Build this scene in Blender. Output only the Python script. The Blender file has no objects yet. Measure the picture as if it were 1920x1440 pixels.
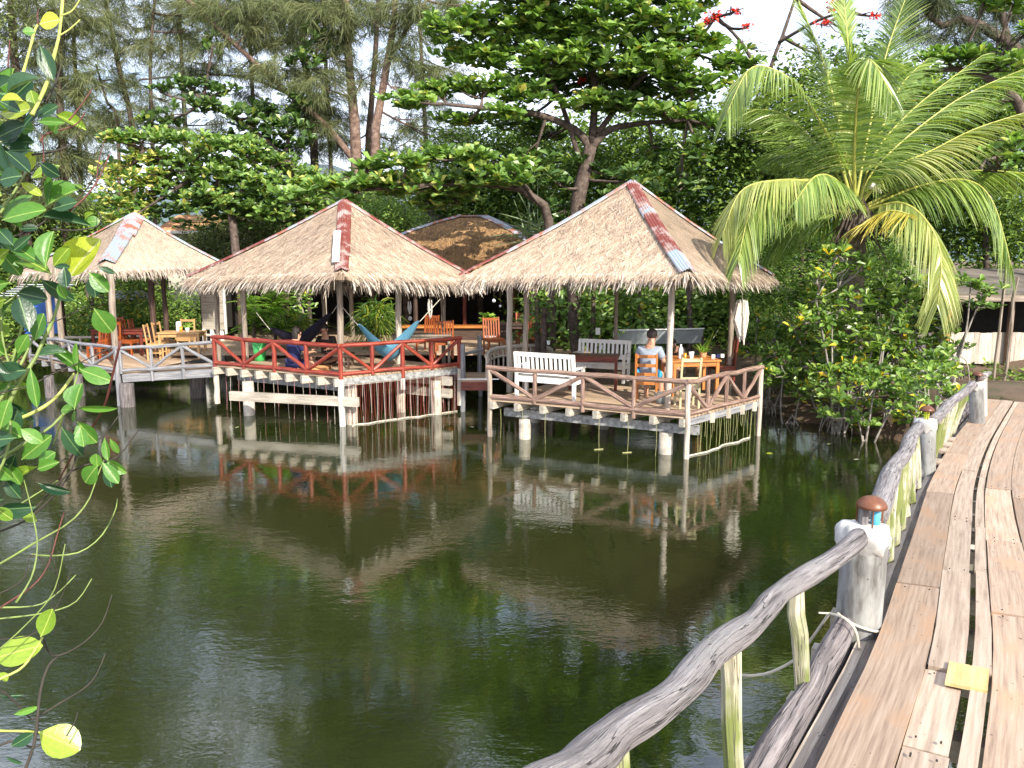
import bpy, math, random
import numpy as np
from mathutils import Vector, Matrix
rng = np.random.default_rng(11)
random.seed(5)
R = math.radians
SC = bpy.context.scene
COL = SC.collection
# ------------------------------------------------------------------ camera, sky, sun, exposure
EYE = 3.65; FOC = 1500.0; PITCH = math.atan(240/1500.0)
cam = bpy.data.cameras.new('camera'); camo = bpy.data.objects.new('camera', cam); COL.objects.link(camo)
camo.location = (0, 0, EYE); camo.rotation_euler = (math.pi/2-PITCH, 0, 0)
cam.sensor_width = 36; cam.lens = FOC/1920*36; cam.clip_start = 0.05; cam.clip_end = 3000
SC.camera = camo
SUN_EL, SUN_AZ = 34, 150          # azimuth clockwise from +Y: behind the camera, to its right
w = bpy.data.worlds.new('World'); SC.world = w; w.use_nodes = True
nt = w.node_tree; nt.nodes.clear()
wo = nt.nodes.new('ShaderNodeOutputWorld'); bg = nt.nodes.new('ShaderNodeBackground')
sky = nt.nodes.new('ShaderNodeTexSky'); sky.sky_type = 'NISHITA'; sky.sun_disc = False
sky.sun_elevation = R(SUN_EL); sky.sun_rotation = R(SUN_AZ); sky.air_density = 1.0; sky.dust_density = 2.5; sky.ozone_density = 1.0
tc = nt.nodes.new('ShaderNodeTexCoord'); mp = nt.nodes.new('ShaderNodeMapping'); mp.inputs['Scale'].default_value = (1, 1, 3.2)
nz = nt.nodes.new('ShaderNodeTexNoise'); nz.inputs['Scale'].default_value = 2.6; nz.inputs['Detail'].default_value = 7; nz.inputs['Roughness'].default_value = .6
rp = nt.nodes.new('ShaderNodeValToRGB'); rp.color_ramp.elements[0].position = .32; rp.color_ramp.elements[1].position = .62
mx = nt.nodes.new('ShaderNodeMix'); mx.data_type = 'RGBA'; mx.inputs[7].default_value = (8.2, 8.7, 10.2, 1)
nt.links.new(tc.outputs['Generated'], mp.inputs['Vector']); nt.links.new(mp.outputs[0], nz.inputs['Vector'])
nt.links.new(nz.outputs['Fac'], rp.inputs[0]); nt.links.new(rp.outputs[0], mx.inputs[0]); nt.links.new(sky.outputs[0], mx.inputs[6])
nt.links.new(mx.outputs[2], bg.inputs['Color']); bg.inputs['Strength'].default_value = 0.135
nt.links.new(bg.outputs[0], wo.inputs[0])
sl = bpy.data.lights.new('sun', 'SUN'); sl.energy = 4.7; sl.angle = R(.5); sl.color = (1, .93, .8)
so = bpy.data.objects.new('sun', sl); COL.objects.link(so)
sd = Vector((math.sin(R(SUN_AZ))*math.cos(R(SUN_EL)), math.cos(R(SUN_AZ))*math.cos(R(SUN_EL)), math.sin(R(SUN_EL))))
so.rotation_euler = sd.to_track_quat('Z', 'Y').to_euler(); so.location = (5, -5, 30)
SC.view_settings.view_transform = 'Standard'; SC.view_settings.look = 'None'; SC.view_settings.exposure = 0.8; SC.view_settings.gamma = 1
try:
    SC.cycles.max_bounces = 6; SC.cycles.diffuse_bounces = 3; SC.cycles.glossy_bounces = 3; SC.cycles.transmission_bounces = 3
except Exception: pass

# ------------------------------------------------------------------ from the photograph's pixels to points of the place
CP, SP = math.cos(PITCH), math.sin(PITCH)
def ray(px, py):
    u = (px-960)/FOC; v = (720-py)/FOC
    return np.array([u, CP+v*SP, -SP+v*CP])
def W(px, py, Y): d = ray(px, py); return np.array([0, 0, EYE])+d*(Y/d[1])
def G(px, py, z): d = ray(px, py); return np.array([0, 0, EYE])+d*((z-EYE)/d[2])
def V(*a): return np.array(a, float)
def lerp(a, b, t): return np.asarray(a)+(np.asarray(b)-np.asarray(a))*t
def nrm(a): a = np.asarray(a, float); return a/np.maximum(np.linalg.norm(a, axis=-1, keepdims=True), 1e-9)

# ------------------------------------------------------------------ mesh builder
class MB:
    def __init__(s): s.v = []; s.f = []; s.g = []; s.n = 0
    def add(s, v, f, g=None):
        v = np.asarray(v, float).reshape(-1, 3)
        s.v.append(v); s.g.append(v if g is None else np.asarray(g, float).reshape(-1, 3))
        if isinstance(f, np.ndarray): s.f.append(f+s.n)
        else:
            by = {}
            for q in f: by.setdefault(len(q), []).append(q)
            for k in by: s.f.append(np.array(by[k])+s.n)
        s.n += len(v); return s
    def beam(s, a, b, w, h, up=(0, 0, 1), jit=0):
        a = np.asarray(a, float); b = np.asarray(b, float); x = b-a; L = np.linalg.norm(x); x = x/max(L, 1e-9)
        y = np.cross(up, x)
        if np.linalg.norm(y) < 1e-4: y = np.cross((0, 1, 0), x)
        y = nrm(y); z = np.cross(x, y); vs = []; gs = []; o = rng.uniform(0, 50, 3)
        for t in (0, L):
            for (sy, sz) in ((-1, -1), (1, -1), (1, 1), (-1, 1)):
                j = 1+rng.uniform(-jit, jit)
                vs.append(a+x*t+y*sy*w/2*j+z*sz*h/2*j); gs.append((t+o[0], sy*w/2+o[1], sz*h/2+o[2]))
        return s.add(vs, [(3, 2, 1, 0), (4, 5, 6, 7), (0, 1, 5, 4), (1, 2, 6, 5), (2, 3, 7, 6), (3, 0, 4, 7)], gs)
    def box(s, c, sx, sy, sz):
        c = np.asarray(c, float); return s.beam(c-V(sx/2, 0, 0), c+V(sx/2, 0, 0), sy, sz)
    def tube(s, pts, rad, n=8, wob=0., flat=1.0):
        P = np.asarray(pts, float); m = len(P); rad = np.broadcast_to(np.asarray(rad, float), (m,))
        T = nrm(np.gradient(P, axis=0)); u = np.cross(T[0], (0, 0, 1))
        if np.linalg.norm(u) < .05: u = np.cross(T[0], (1, 0, 0))
        u = nrm(u); vs = []; gs = []; L = 0; o = rng.uniform(0, 50, 3)
        a = np.linspace(0, 2*math.pi, n, endpoint=False)
        ph = rng.uniform(0, 6.28, 3); w2 = rng.normal(0, .2, (m, 2)).cumsum(0); sl_ = np.concatenate([[0], np.cumsum(np.linalg.norm(np.diff(P, axis=0), axis=1))])[:, None]
        rn = sum(rng.uniform(.1, .3)*np.sin(rng.integers(1, 5)*a[None]+rng.uniform(-9, 9)*sl_+rng.uniform(0, 6.28)) for _ in range(7))+rng.uniform(-.12, .12, (m, n))
        for i in range(m):
            if i: L += np.linalg.norm(P[i]-P[i-1])
            u = nrm(u-T[i]*np.dot(u, T[i])); v = np.cross(T[i], u)
            r = rad[i]*(1+wob*(np.sin(2*a+ph[0]+w2[i, 0])*.4+np.sin(3*a+ph[1]+w2[i, 1])*.3+rn[i]))
            vs.append(P[i]+np.outer(np.cos(a)*r, u)+np.outer(np.sin(a)*r*flat, v))
            gs.append(np.stack([np.full(n, L)+o[0], np.cos(a)*rad.mean()+o[1], np.sin(a)*rad.mean()+o[2]], 1))
        base = np.arange(n); f = []
        for i in range(m-1):
            f.append(np.stack([i*n+base, i*n+(base+1) % n, (i+1)*n+(base+1) % n, (i+1)*n+base], 1))
        vs = np.concatenate(vs); gs = np.concatenate(gs)
        s.add(vs, np.concatenate(f), gs); k = s.n-len(vs)
        s.f.append(np.array([list(range(n))[::-1]])+k); s.f.append(np.array([list(range(n))])+k+(m-1)*n)
        return s
    def log(s, a, b, r, n=8, seg=5, bow=.02, wob=.08):
        a = np.asarray(a, float); b = np.asarray(b, float); t = np.linspace(0, 1, seg)[:, None]
        P = a+(b-a)*t; P[1:-1] += rng.normal(0, bow, (seg-2, 3)); return s.tube(P, r*rng.uniform(.9, 1.1, seg), n, wob)
    def lathe(s, c, prof, n=14):
        c = np.asarray(c, float); return s.tube([c+V(0, 0, z+i*1e-5) for i, (r, z) in enumerate(prof)], [max(r, .0008) for r, z in prof], n)
    def ellip(s, c, rx, ry, rz, n=12, m=8):
        th = np.linspace(0, math.pi, m+1); a = np.linspace(0, 2*math.pi, n, endpoint=False); vs = []
        for t in th: vs += [(c[0]+rx*max(math.sin(t), .01)*math.cos(q), c[1]+ry*max(math.sin(t), .01)*math.sin(q), c[2]+rz*math.cos(t)) for q in a]
        f = [(i*n+j, (i+1)*n+j, (i+1)*n+(j+1) % n, i*n+(j+1) % n) for i in range(m) for j in range(n)]
        return s.add(vs, f)
    def build(s, name, mat, parent=None, loc=None, smooth=False, label=None):
        vs = np.concatenate(s.v); gs = np.concatenate(s.g)
        if parent is not None:
            r = parent
            while r.parent: r = r.parent
            off = np.array(r.location)
        else: off = np.zeros(3) if loc is None else np.array(loc, float)
        me = bpy.data.meshes.new(name); me.vertices.add(len(vs)); me.vertices.foreach_set('co', (vs-off).ravel())
        li = np.concatenate([f.ravel() for f in s.f]); tot = np.concatenate([np.full(len(f), f.shape[1]) for f in s.f])
        me.loops.add(len(li)); me.loops.foreach_set('vertex_index', li.astype(np.int32))
        me.polygons.add(len(tot)); st = np.concatenate([[0], np.cumsum(tot)[:-1]])
        me.polygons.foreach_set('loop_start', st.astype(np.int32)); me.polygons.foreach_set('loop_total', tot.astype(np.int32))
        me.polygons.foreach_set('use_smooth', np.full(len(tot), smooth))
        at = me.attributes.new('gc', 'FLOAT_VECTOR', 'POINT'); at.data.foreach_set('vector', gs.ravel())
        me.update(calc_edges=True); me.validate(); me.materials.append(mat)
        o = bpy.data.objects.new(name, me); COL.objects.link(o)
        if parent is not None: o.parent = parent
        elif loc is not None: o.location = loc
        if label: o['label'] = label
        return o
def thing(name, label, cat, loc=(0, 0, 0), group=None):
    o = bpy.data.objects.new(name, None); COL.objects.link(o); o.location = tuple(loc); o.empty_display_size = .2
    return tag(o, label, cat, group)
def tag(o, label, cat, group=None):
    o['label'] = label; o['category'] = cat
    if group: o['group'] = group
    return o
def struct(o, kind='structure'): o['kind'] = kind; return o
def dup(root, loc, rz=None, label=None, group=None):
    def cp(o, par):
        c = o.copy(); COL.objects.link(c); c.parent = par
        for ch in [k for k in bpy.data.objects if k.parent == o and k is not c]: cp(ch, c)
        return c
    c = cp(root, None); c.location = tuple(loc)
    if rz is not None: c.rotation_euler = (0, 0, rz)
    if label: c['label'] = label
    if group: c['group'] = group
    return c

# ------------------------------------------------------------------ materials
def newmat(name):
    m = bpy.data.materials.new(name); m.use_nodes = True; n = m.node_tree; b = n.nodes['Principled BSDF']; return m, n, b
def node(n, t, **kw):
    x = n.nodes.new(t)
    for k, v in kw.items():
        if k in x.inputs: x.inputs[k].default_value = v
        else: setattr(x, k, v)
    return x
def ramp(n, src, stops):
    r = n.nodes.new('ShaderNodeValToRGB'); e = r.color_ramp.elements
    while len(e) < len(stops): e.new(.5)
    for i, (p, c) in enumerate(stops): e[i].position = p; e[i].color = (*c, 1) if len(c) == 3 else c
    n.links.new(src, r.inputs[0]); return r.outputs[0]
def mixc(n, fac, a, b, mode='MIX'):
    m = n.nodes.new('ShaderNodeMix'); m.data_type = 'RGBA'; m.blend_type = mode
    for i, x in ((0, fac), (6, a), (7, b)):
        if isinstance(x, (float, int)): m.inputs[i].default_value = x
        elif isinstance(x, tuple): m.inputs[i].default_value = (*x, 1) if len(x) == 3 else x
        else: n.links.new(x, m.inputs[i])
    return m.outputs[2]
def gcvec(n, scale):
    a = node(n, 'ShaderNodeAttribute', attribute_name='gc'); mp = n.nodes.new('ShaderNodeMapping'); mp.inputs['Scale'].default_value = scale
    n.links.new(a.outputs['Vector'], mp.inputs['Vector']); return mp.outputs[0]
def noise(n, vec, sc, det=4, ro=.6):
    x = node(n, 'ShaderNodeTexNoise', Scale=sc, Detail=det, Roughness=ro); n.links.new(vec, x.inputs['Vector']); return x.outputs['Fac']
def bump(n, b, h, st, dist=.01):
    x = node(n, 'ShaderNodeBump', Strength=st, Distance=dist); n.links.new(h, x.inputs['Height']); n.links.new(x.outputs[0], b.inputs['Normal'])
def rnd(n): return n.nodes.new('ShaderNodeNewGeometry').outputs['Random Per Island']
def wood(name, dark, mid, light, rough=.8, stretch=(2.2, 26, 26), bs=.5, moss=None, stain=None, var=.35, bd=.01, crack=0):
    m, n, b = newmat(name)
    g = noise(n, gcvec(n, stretch), 1.0, 6, .65)
    c = ramp(n, g, [(.3, dark), (.5, mid), (.68, light)])
    g2 = noise(n, gcvec(n, (1, 2.5, 2.5)), 2.3, 4, .6)
    if stain: c = mixc(n, ramp(n, g2, [(.5, (0, 0, 0)), (.66, (1, 1, 1))]), c, stain)
    if moss: c = mixc(n, ramp(n, g2, [(.43, (0, 0, 0)), (.56, (1, 1, 1))]), c, moss)
    if crack:
        k = noise(n, gcvec(n, (1.1, 34, 34)), 1., 3, .6); ks = node(n, 'ShaderNodeMath', operation='SUBTRACT'); n.links.new(k, ks.inputs[0]); ks.inputs[1].default_value = .5
        ka = node(n, 'ShaderNodeMath', operation='ABSOLUTE'); n.links.new(ks.outputs[0], ka.inputs[0]); kr = ramp(n, ka.outputs[0], [(.002, (1, 1, 1)), (crack, (0, 0, 0))])
        c = mixc(n, kr, c, tuple(x*.6 for x in dark)); mm = node(n, 'ShaderNodeMath', operation='MULTIPLY_ADD'); n.links.new(kr, mm.inputs[0]); mm.inputs[1].default_value = -.6; n.links.new(g, mm.inputs[2]); g = mm.outputs[0]
    sp = noise(n, gcvec(n, (14, 26, 26)), 1.7, 2, .5); c = mixc(n, ramp(n, sp, [(.70, (0, 0, 0)), (.75, (1, 1, 1))]), c, tuple(x*.45 for x in dark))
    v = ramp(n, rnd(n), [(0, (1-var,)*3), (1, (1+var*.45,)*3)])
    c = mixc(n, 1.0, c, v, 'MULTIPLY'); n.links.new(c, b.inputs['Base Color'])
    b.inputs['Roughness'].default_value = rough; bump(n, b, g, bs, bd); return m
def plain(name, col, rough=.6, var=.12, sc=8, metal=0, bs=.15):
    m, n, b = newmat(name); tcn = n.nodes.new('ShaderNodeTexCoord')
    g = noise(n, tcn.outputs['Object'], sc, 5, .6)
    lo = tuple(x*(1-var*2) for x in col); hi = tuple(min(1, x*(1+var)) for x in col)
    c = ramp(n, g, [(.3, lo), (.65, hi)]); n.links.new(c, b.inputs['Base Color'])
    b.inputs['Roughness'].default_value = rough; b.inputs['Metallic'].default_value = metal; bump(n, b, g, bs); return m
def leafmat(name, stops, rough=.45, trans=.35, vein=None, gloss=.5, tcol=None):
    m, n, b = newmat(name); c = ramp(n, rnd(n), stops)
    geo = n.nodes.new('ShaderNodeNewGeometry')
    mp = n.nodes.new('ShaderNodeMapping'); mp.inputs['Scale'].default_value = (.6, .6, .6); n.links.new(geo.outputs['Position'], mp.inputs['Vector'])
    g = noise(n, mp.outputs[0], 1.6, 2); c = mixc(n, 1.0, c, ramp(n, g, [(.35, (.72, .78, .7)), (.65, (1.2, 1.15, 1.1))]), 'MULTIPLY')
    if vein:
        a = node(n, 'ShaderNodeAttribute', attribute_name='gc'); sx = n.nodes.new('ShaderNodeSeparateXYZ'); n.links.new(a.outputs['Vector'], sx.inputs[0])
        ab = node(n, 'ShaderNodeMath', operation='ABSOLUTE'); n.links.new(sx.outputs['Y'], ab.inputs[0])
        c = mixc(n, ramp(n, ab.outputs[0], [(.012, (1, 1, 1)), (.035, (0, 0, 0))]), c, vein)
        sv = node(n, 'ShaderNodeMath', operation='MULTIPLY_ADD'); n.links.new(ab.outputs[0], sv.inputs[0]); sv.inputs[1].default_value = -.9; n.links.new(sx.outputs['X'], sv.inputs[2])
        sf = node(n, 'ShaderNodeMath', operation='MULTIPLY'); n.links.new(sv.outputs[0], sf.inputs[0]); sf.inputs[1].default_value = 95.; si = node(n, 'ShaderNodeMath', operation='SINE'); n.links.new(sf.outputs[0], si.inputs[0])
        c = mixc(n, 1., c, ramp(n, si.outputs[0], [(0., (.93, .93, .93)), (.9, (1., 1., 1.)), (1., (1.2, 1.15, 1.1))]), 'MULTIPLY')
        bl = noise(n, gcvec(n, (7, 9, 9)), 1., 5, .7); c = mixc(n, ramp(n, bl, [(.74, (0, 0, 0)), (.79, (1, 1, 1))]), c, (.22, .14, .04)); c = mixc(n, 1., c, ramp(n, bl, [(.3, (.75, .8, .75)), (.6, (1.08, 1.06, 1.))]), 'MULTIPLY')
        wv = node(n, 'ShaderNodeTexNoise', Scale=9.0, Detail=3.0); n.links.new(a.outputs['Vector'], wv.inputs['Vector']); bump(n, b, wv.outputs['Fac'], .25, .004)
    n.links.new(c, b.inputs['Base Color']); b.inputs['Roughness'].default_value = rough
    b.inputs['Specular IOR Level'].default_value = gloss
    tr = n.nodes.new('ShaderNodeBsdfTranslucent'); ms = n.nodes.new('ShaderNodeMixShader'); ms.inputs[0].default_value = trans
    tcx = mixc(n, 1.0, c, tcol or (1.25, 1.35, .5), 'MULTIPLY'); n.links.new(tcx, tr.inputs['Color'])
    n.links.new(b.outputs[0], ms.inputs[1]); n.links.new(tr.outputs[0], ms.inputs[2]); n.links.new(ms.outputs[0], n.nodes['Material Output'].inputs['Surface']); return m

M = {}
M['rail_grey'] = wood('weathered_grey_log', (.06, .052, .054), (.245, .225, .228), (.41, .385, .39), .9, (3, 60, 60), 1.0, bd=.03, stain=(.29, .275, .275), crack=.008)
M['curb'] = wood('dark_grey_purple_log', (.05, .043, .045), (.15, .13, .13), (.27, .24, .24), .9, (3, 50, 50), .9, bd=.015, crack=.014)
M['moss_wood'] = wood('mossy_baluster_wood', (.2, .18, .12), (.45, .42, .31), (.66, .62, .5), .9, (2, 40, 40), .7, moss=(.17, .2, .055), crack=.012)
M['plank'] = wood('bridge_plank', (.24, .165, .12), (.4, .29, .21), (.48, .37, .285), .75, (2.2, 60, 60), .5, stain=(.45, .29, .185), var=.42, bd=.004)
M['plank_pale'] = wood('pale_bridge_plank', (.24, .175, .13), (.41, .315, .24), (.5, .405, .32), .75, (2, 45, 45), .4, var=.2, bd=.004)
M['plank_yellow'] = wood('yellow_patch_board', (.5, .32, .12), (.62, .42, .19), (.66, .48, .25), .6, (2, 20, 20), .2, var=0)
M['stringer'] = wood('dark_bridge_stringer', (.07, .06, .055), (.17, .145, .13), (.27, .24, .22), .9, (2, 30, 30), .7)
M['rail_brown'] = wood('weathered_brown_rail', (.10, .058, .042), (.25, .155, .12), (.4, .29, .24), .85, (3, 40, 40), .7, crack=.012)
M['rail_red'] = wood('red_painted_log', (.09, .014, .01), (.24, .033, .018), (.36, .07, .035), .45, (3, 24, 24), .5, var=.3)
M['post_wood'] = wood('brown_post_wood', (.11, .085, .065), (.26, .21, .165), (.42, .36, .3), .85, (2, 30, 30), .6)
M['post_pale'] = wood('pale_post_wood', (.3, .25, .2), (.5, .43, .36), (.64, .58, .51), .85, (2, 30, 30), .5)
M['walk_grey'] = wood('grey_walkway_wood', (.09, .09, .1), (.22, .22, .235), (.36, .35, .36), .9, (2, 30, 30), .6)
M['joist'] = wood('cream_painted_joist', (.2, .175, .14), (.38, .34, .28), (.5, .46, .4), .8, (2, 16, 16), .3, var=.2)
M['deck'] = wood('deck_board', (.2, .13, .08), (.42, .3, .2), (.55, .42, .3), .8, (1.5, 25, 25), .3, var=.25)
M['dark_wood'] = wood('dark_brown_wood', (.025, .014, .01), (.06, .032, .022), (.1, .06, .04), .6)
M['orange_wood'] = wood('orange_varnished_wood', (.24, .075, .018), (.48, .17, .04), (.58, .25, .07), .42, (3, 30, 30), .2, var=.2)
M['rust_wood'] = wood('orange_red_varnished_wood', (.14, .03, .01), (.33, .075, .018), (.42, .13, .035), .45, (3, 30, 30), .2, var=.2)
M['honey_wood'] = wood('honey_brown_wood', (.28, .14, .05), (.5, .29, .12), (.6, .38, .18), .45, (3, 30, 30), .2, var=.2)
M['beige_wood'] = wood('beige_wood', (.3, .25, .13), (.48, .42, .25), (.6, .55, .36), .6, (3, 30, 30), .2, var=.1)
M['red_wood'] = wood('dark_red_varnished_wood', (.07, .014, .01), (.16, .03, .018), (.24, .06, .035), .35, (3, 20, 20), .2)
M['white_paint'] = plain('white_paint', (.8, .79, .76), .5, .05)
M['white_worn'] = wood('worn_white_painted_post', (.3, .28, .25), (.52, .5, .47), (.62, .61, .58), .8, (2, 14, 14), .3)
M['concrete'] = plain('grey_beam_concrete', (.26, .26, .255), .9, .3, 12, 0, .5)
M['column'] = plain('cream_concrete_column', (.42, .38, .32), .85, .2, 6, 0, .3)
M['cement'] = plain('white_cement', (.5, .49, .47), .85, .22, 9, 0, 1.0)
M['cloth_blue'] = plain('blue_hammock_cloth', (.09, .25, .36), .9, .1, 20)
M['cloth_dark'] = plain('dark_hammock_cloth', (.012, .01, .025), .9, .1, 20)
M['red_cloth'] = plain('red_cushion', (.5, .03, .03), .8, .1)
M['grey_plastic'] = plain('grey_plastic', (.2, .23, .23), .5, .1)
M['green_plastic'] = plain('green_plastic', (.05, .4, .1), .4, .1)
M['sheet'] = plain('pale_grey_sheet', (.42, .46, .48), .6, .15, 2)
M['blue_tarp'] = plain('blue_tarp', (.03, .12, .4), .6, .2, 4)
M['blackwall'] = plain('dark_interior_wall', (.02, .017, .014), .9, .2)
M['stone'] = plain('pale_wall_render', (.5, .46, .38), .9, .1)
M['terracotta'] = plain('orange_roof_tile', (.5, .25, .12), .8, .15, 6)
M['rope'] = plain('pale_rope', (.5, .46, .38), .9, .1)
M['ceramic'] = plain('white_ceramic', (.75, .77, .8), .3, .03)
M['amber'] = plain('amber_glass', (.55, .25, .03), .2, .05)
M['foam'] = plain('shell_white', (.66, .62, .55), .8, .2, 30, 0, 1)
M['yellow_string'] = plain('yellow_green_string', (.3, .3, .13), .8, .2)
M['pink_string'] = plain('faded_red_string', (.42, .2, .2), .8, .2)
M['flower'] = plain('red_flower', (.75, .035, .01), .6, .2)
def m_trunk(name, a, b, c): return wood(name, a, b, c, .95, (7, 9, 9), 1.0, bd=.03)
M['bark'] = m_trunk('brown_bark', (.035, .025, .02), (.095, .068, .055), (.17, .13, .11))
M['bark_red'] = m_trunk('reddish_casuarina_bark', (.07, .04, .03), (.18, .115, .09), (.3, .21, .17))
M['bark_grey'] = m_trunk('grey_branch_bark', (.12, .1, .09), (.28, .25, .22), (.42, .39, .35))
M['palm_trunk'] = m_trunk('palm_trunk', (.06, .045, .035), (.16, .13, .11), (.26, .22, .19))
def m_thatch(name, cols, dk=1.):
    m, n, b = newmat(name)
    c = ramp(n, rnd(n), [(0, cols[0]), (.25, cols[1]), (.6, cols[2]), (1, cols[3])])
    g = noise(n, gcvec(n, (1, 1, 1)), 2.2, 8, .75); g2 = noise(n, gcvec(n, (40, 40, 14)), 1, 4, .7)
    c = mixc(n, 1., c, ramp(n, g, [(.3, (.66, .65, .66)), (.45, (.94, .94, .94)), (.66, (1.12, 1.1, 1.07))]), 'MULTIPLY')
    c = mixc(n, 1., c, ramp(n, g2, [(.3, (.72,)*3), (.6, (1.1,)*3)]), 'MULTIPLY')
    n.links.new(c, b.inputs['Base Color']); b.inputs['Roughness'].default_value = .9; bump(n, b, g2, .8, .02); return m
M['thatch'] = m_thatch('palm_leaf_thatch', [(.29, .205, .145), (.43, .32, .23), (.51, .39, .285), (.63, .51, .4)])
M['thatch_smooth'] = m_thatch('fine_palm_thatch', [(.34, .26, .19), (.45, .345, .26), (.49, .38, .29), (.54, .43, .335)])
M['thatch_fringe'] = m_thatch('thatch_fringe_straw', [(.24, .19, .15), (.43, .35, .28), (.57, .49, .41), (.72, .65, .57)])
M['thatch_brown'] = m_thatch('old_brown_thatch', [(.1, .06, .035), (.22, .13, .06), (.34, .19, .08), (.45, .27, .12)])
M['thatch_grey'] = m_thatch('old_grey_thatch', [(.1, .09, .08), (.18, .16, .14), (.25, .22, .2), (.33, .3, .27)])
def m_tin(name, base, rust, lo, hi, rough=.5):
    m, n, b = newmat(name); g = noise(n, gcvec(n, (1, 1, 1)), 2.6, 8, .7)
    f = ramp(n, g, [(lo, (0, 0, 0)), (hi, (1, 1, 1))]); g2 = noise(n, gcvec(n, (9, 9, 9)), 2, 5)
    r2 = mixc(n, g2, rust, tuple(x*1.9 for x in rust)); c = mixc(n, f, base, r2); n.links.new(c, b.inputs['Base Color'])
    b.inputs['Roughness'].default_value = rough; b.inputs['Metallic'].default_value = .15; bump(n, b, g2, .2, .004); return m
M['tin_red'] = m_tin('rusted_red_tin', (.4, .3, .27), (.13, .03, .022), .4, .52)
M['tin_mix'] = m_tin('half_rusted_tin', (.38, .43, .5), (.24, .085, .05), .44, .58)
M['tin_zinc'] = m_tin('zinc_tin', (.3, .36, .42), (.25, .11, .07), .48, .62)
M['rust_shell'] = m_tin('rusted_lamp_cap', (.06, .02, .012), (.12, .045, .022), .4, .6, .42)
M['blue_paint'] = plain('pale_blue_metal', (.1, .45, .7), .4, .1)

# leaves
GRN = [(0, (.022, .06, .01)), (.35, (.045, .12, .018)), (.75, (.085, .2, .03)), (1, (.15, .29, .05))]
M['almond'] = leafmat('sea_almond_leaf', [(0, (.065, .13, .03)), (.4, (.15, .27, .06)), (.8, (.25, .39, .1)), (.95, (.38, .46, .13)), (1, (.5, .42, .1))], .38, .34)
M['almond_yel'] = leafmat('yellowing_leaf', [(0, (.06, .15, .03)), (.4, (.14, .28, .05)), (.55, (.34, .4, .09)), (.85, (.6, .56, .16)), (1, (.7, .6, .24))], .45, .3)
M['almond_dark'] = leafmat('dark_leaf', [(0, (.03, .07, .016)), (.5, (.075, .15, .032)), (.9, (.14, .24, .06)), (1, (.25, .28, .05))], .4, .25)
M['hedge'] = leafmat('bright_hedge_leaf', [(0, (.05, .11, .02)), (.5, (.14, .25, .04)), (1, (.29, .42, .08))], .45, .35)
M['under'] = leafmat('undergrowth_leaf', [(0, (.04, .08, .02)), (.5, (.11, .19, .04)), (1, (.26, .37, .08))], .7, .25, gloss=.15)
M['olive'] = leafmat('olive_brush_leaf', [(0, (.05, .07, .025)), (.5, (.13, .17, .05)), (1, (.24, .29, .11))], .6, .25)
M['needle'] = leafmat('casuarina_needle', [(0, (.055, .075, .03)), (.4, (.12, .15, .06)), (.8, (.22, .25, .11)), (1, (.31, .32, .17))], .6, .35, tcol=(1.1, 1.15, .7))
M['needle_dark'] = leafmat('dark_casuarina_needle', [(0, (.03, .045, .022)), (.5, (.075, .10, .045)), (1, (.16, .19, .09))], .6, .3, tcol=(1.1, 1.15, .7))
M['palm'] = leafmat('palm_leaflet', [(0, (.1, .18, .04)), (.4, (.2, .3, .07)), (.8, (.32, .42, .12)), (1, (.42, .46, .17))], .3, .35, gloss=.7)
M['palm_pale'] = leafmat('pale_palm_leaflet', [(0, (.2, .27, .07)), (.5, (.36, .41, .13)), (1, (.52, .52, .22))], .3, .4, gloss=.7)
M['palm_dry'] = leafmat('yellow_dry_palm_leaflet', [(0, (.5, .42, .06)), (1, (.7, .58, .14))], .4, .4)
M['rachis'] = plain('yellow_palm_rachis', (.38, .38, .08), .4, .1)
M['fern'] = leafmat('fern_leaf', [(0, (.12, .28, .03)), (1, (.34, .5, .09))], .5, .45)
M['spike'] = leafmat('spiky_leaf', [(0, (.03, .08, .012)), (.6, (.1, .2, .025)), (1, (.4, .42, .06))], .4, .3)
M['greyspike'] = leafmat('grey_green_spiky_leaf', [(0, (.12, .2, .1)), (1, (.3, .38, .24))], .5, .3)
M['mangrove'] = leafmat('mangrove_leaf', [(0, (.06, .13, .025)), (.4, (.14, .25, .045)), (.8, (.25, .38, .08)), (.93, (.36, .46, .09)), (.95, (.6, .5, .04)), (1, (.65, .45, .03))], .35, .3)
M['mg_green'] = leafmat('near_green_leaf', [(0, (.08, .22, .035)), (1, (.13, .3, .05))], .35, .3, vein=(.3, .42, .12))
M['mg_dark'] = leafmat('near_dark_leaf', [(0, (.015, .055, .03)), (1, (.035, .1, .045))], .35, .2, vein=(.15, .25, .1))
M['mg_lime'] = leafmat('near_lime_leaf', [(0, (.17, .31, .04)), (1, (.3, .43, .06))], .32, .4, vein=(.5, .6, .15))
M['mg_yellow'] = leafmat('near_yellow_leaf', [(0, (.5, .6, .05)), (1, (.62, .66, .08))], .25, .4, vein=(.62, .66, .3), gloss=.8)
M['stem_green'] = plain('green_stem', (.16, .22, .05), .5, .15, 30)
M['stem_yellow'] = plain('yellow_green_stem', (.38, .42, .09), .45, .15, 30)
M['stem_red'] = plain('dark_red_twig', (.1, .025, .018), .6, .2, 30)
M['stem_dark'] = plain('dark_twig', (.035, .028, .02), .8, .2, 30)
M['skin'] = plain('skin', (.5, .27, .18), .55, .05, 6, 0, .05)
M['hair'] = plain('dark_hair', (.02, .013, .01), .6, .2, 60, 0, .5)
M['hair_grey'] = plain('short_dark_grey_hair', (.05, .04, .035), .7, .2, 60, 0, .5)
M['shirt'] = plain('grey_blue_shirt', (.27, .31, .38), .9, .06, 30)
M['shirt_dark'] = plain('dark_blue_dress', (.015, .02, .09), .9, .1, 30)
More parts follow.
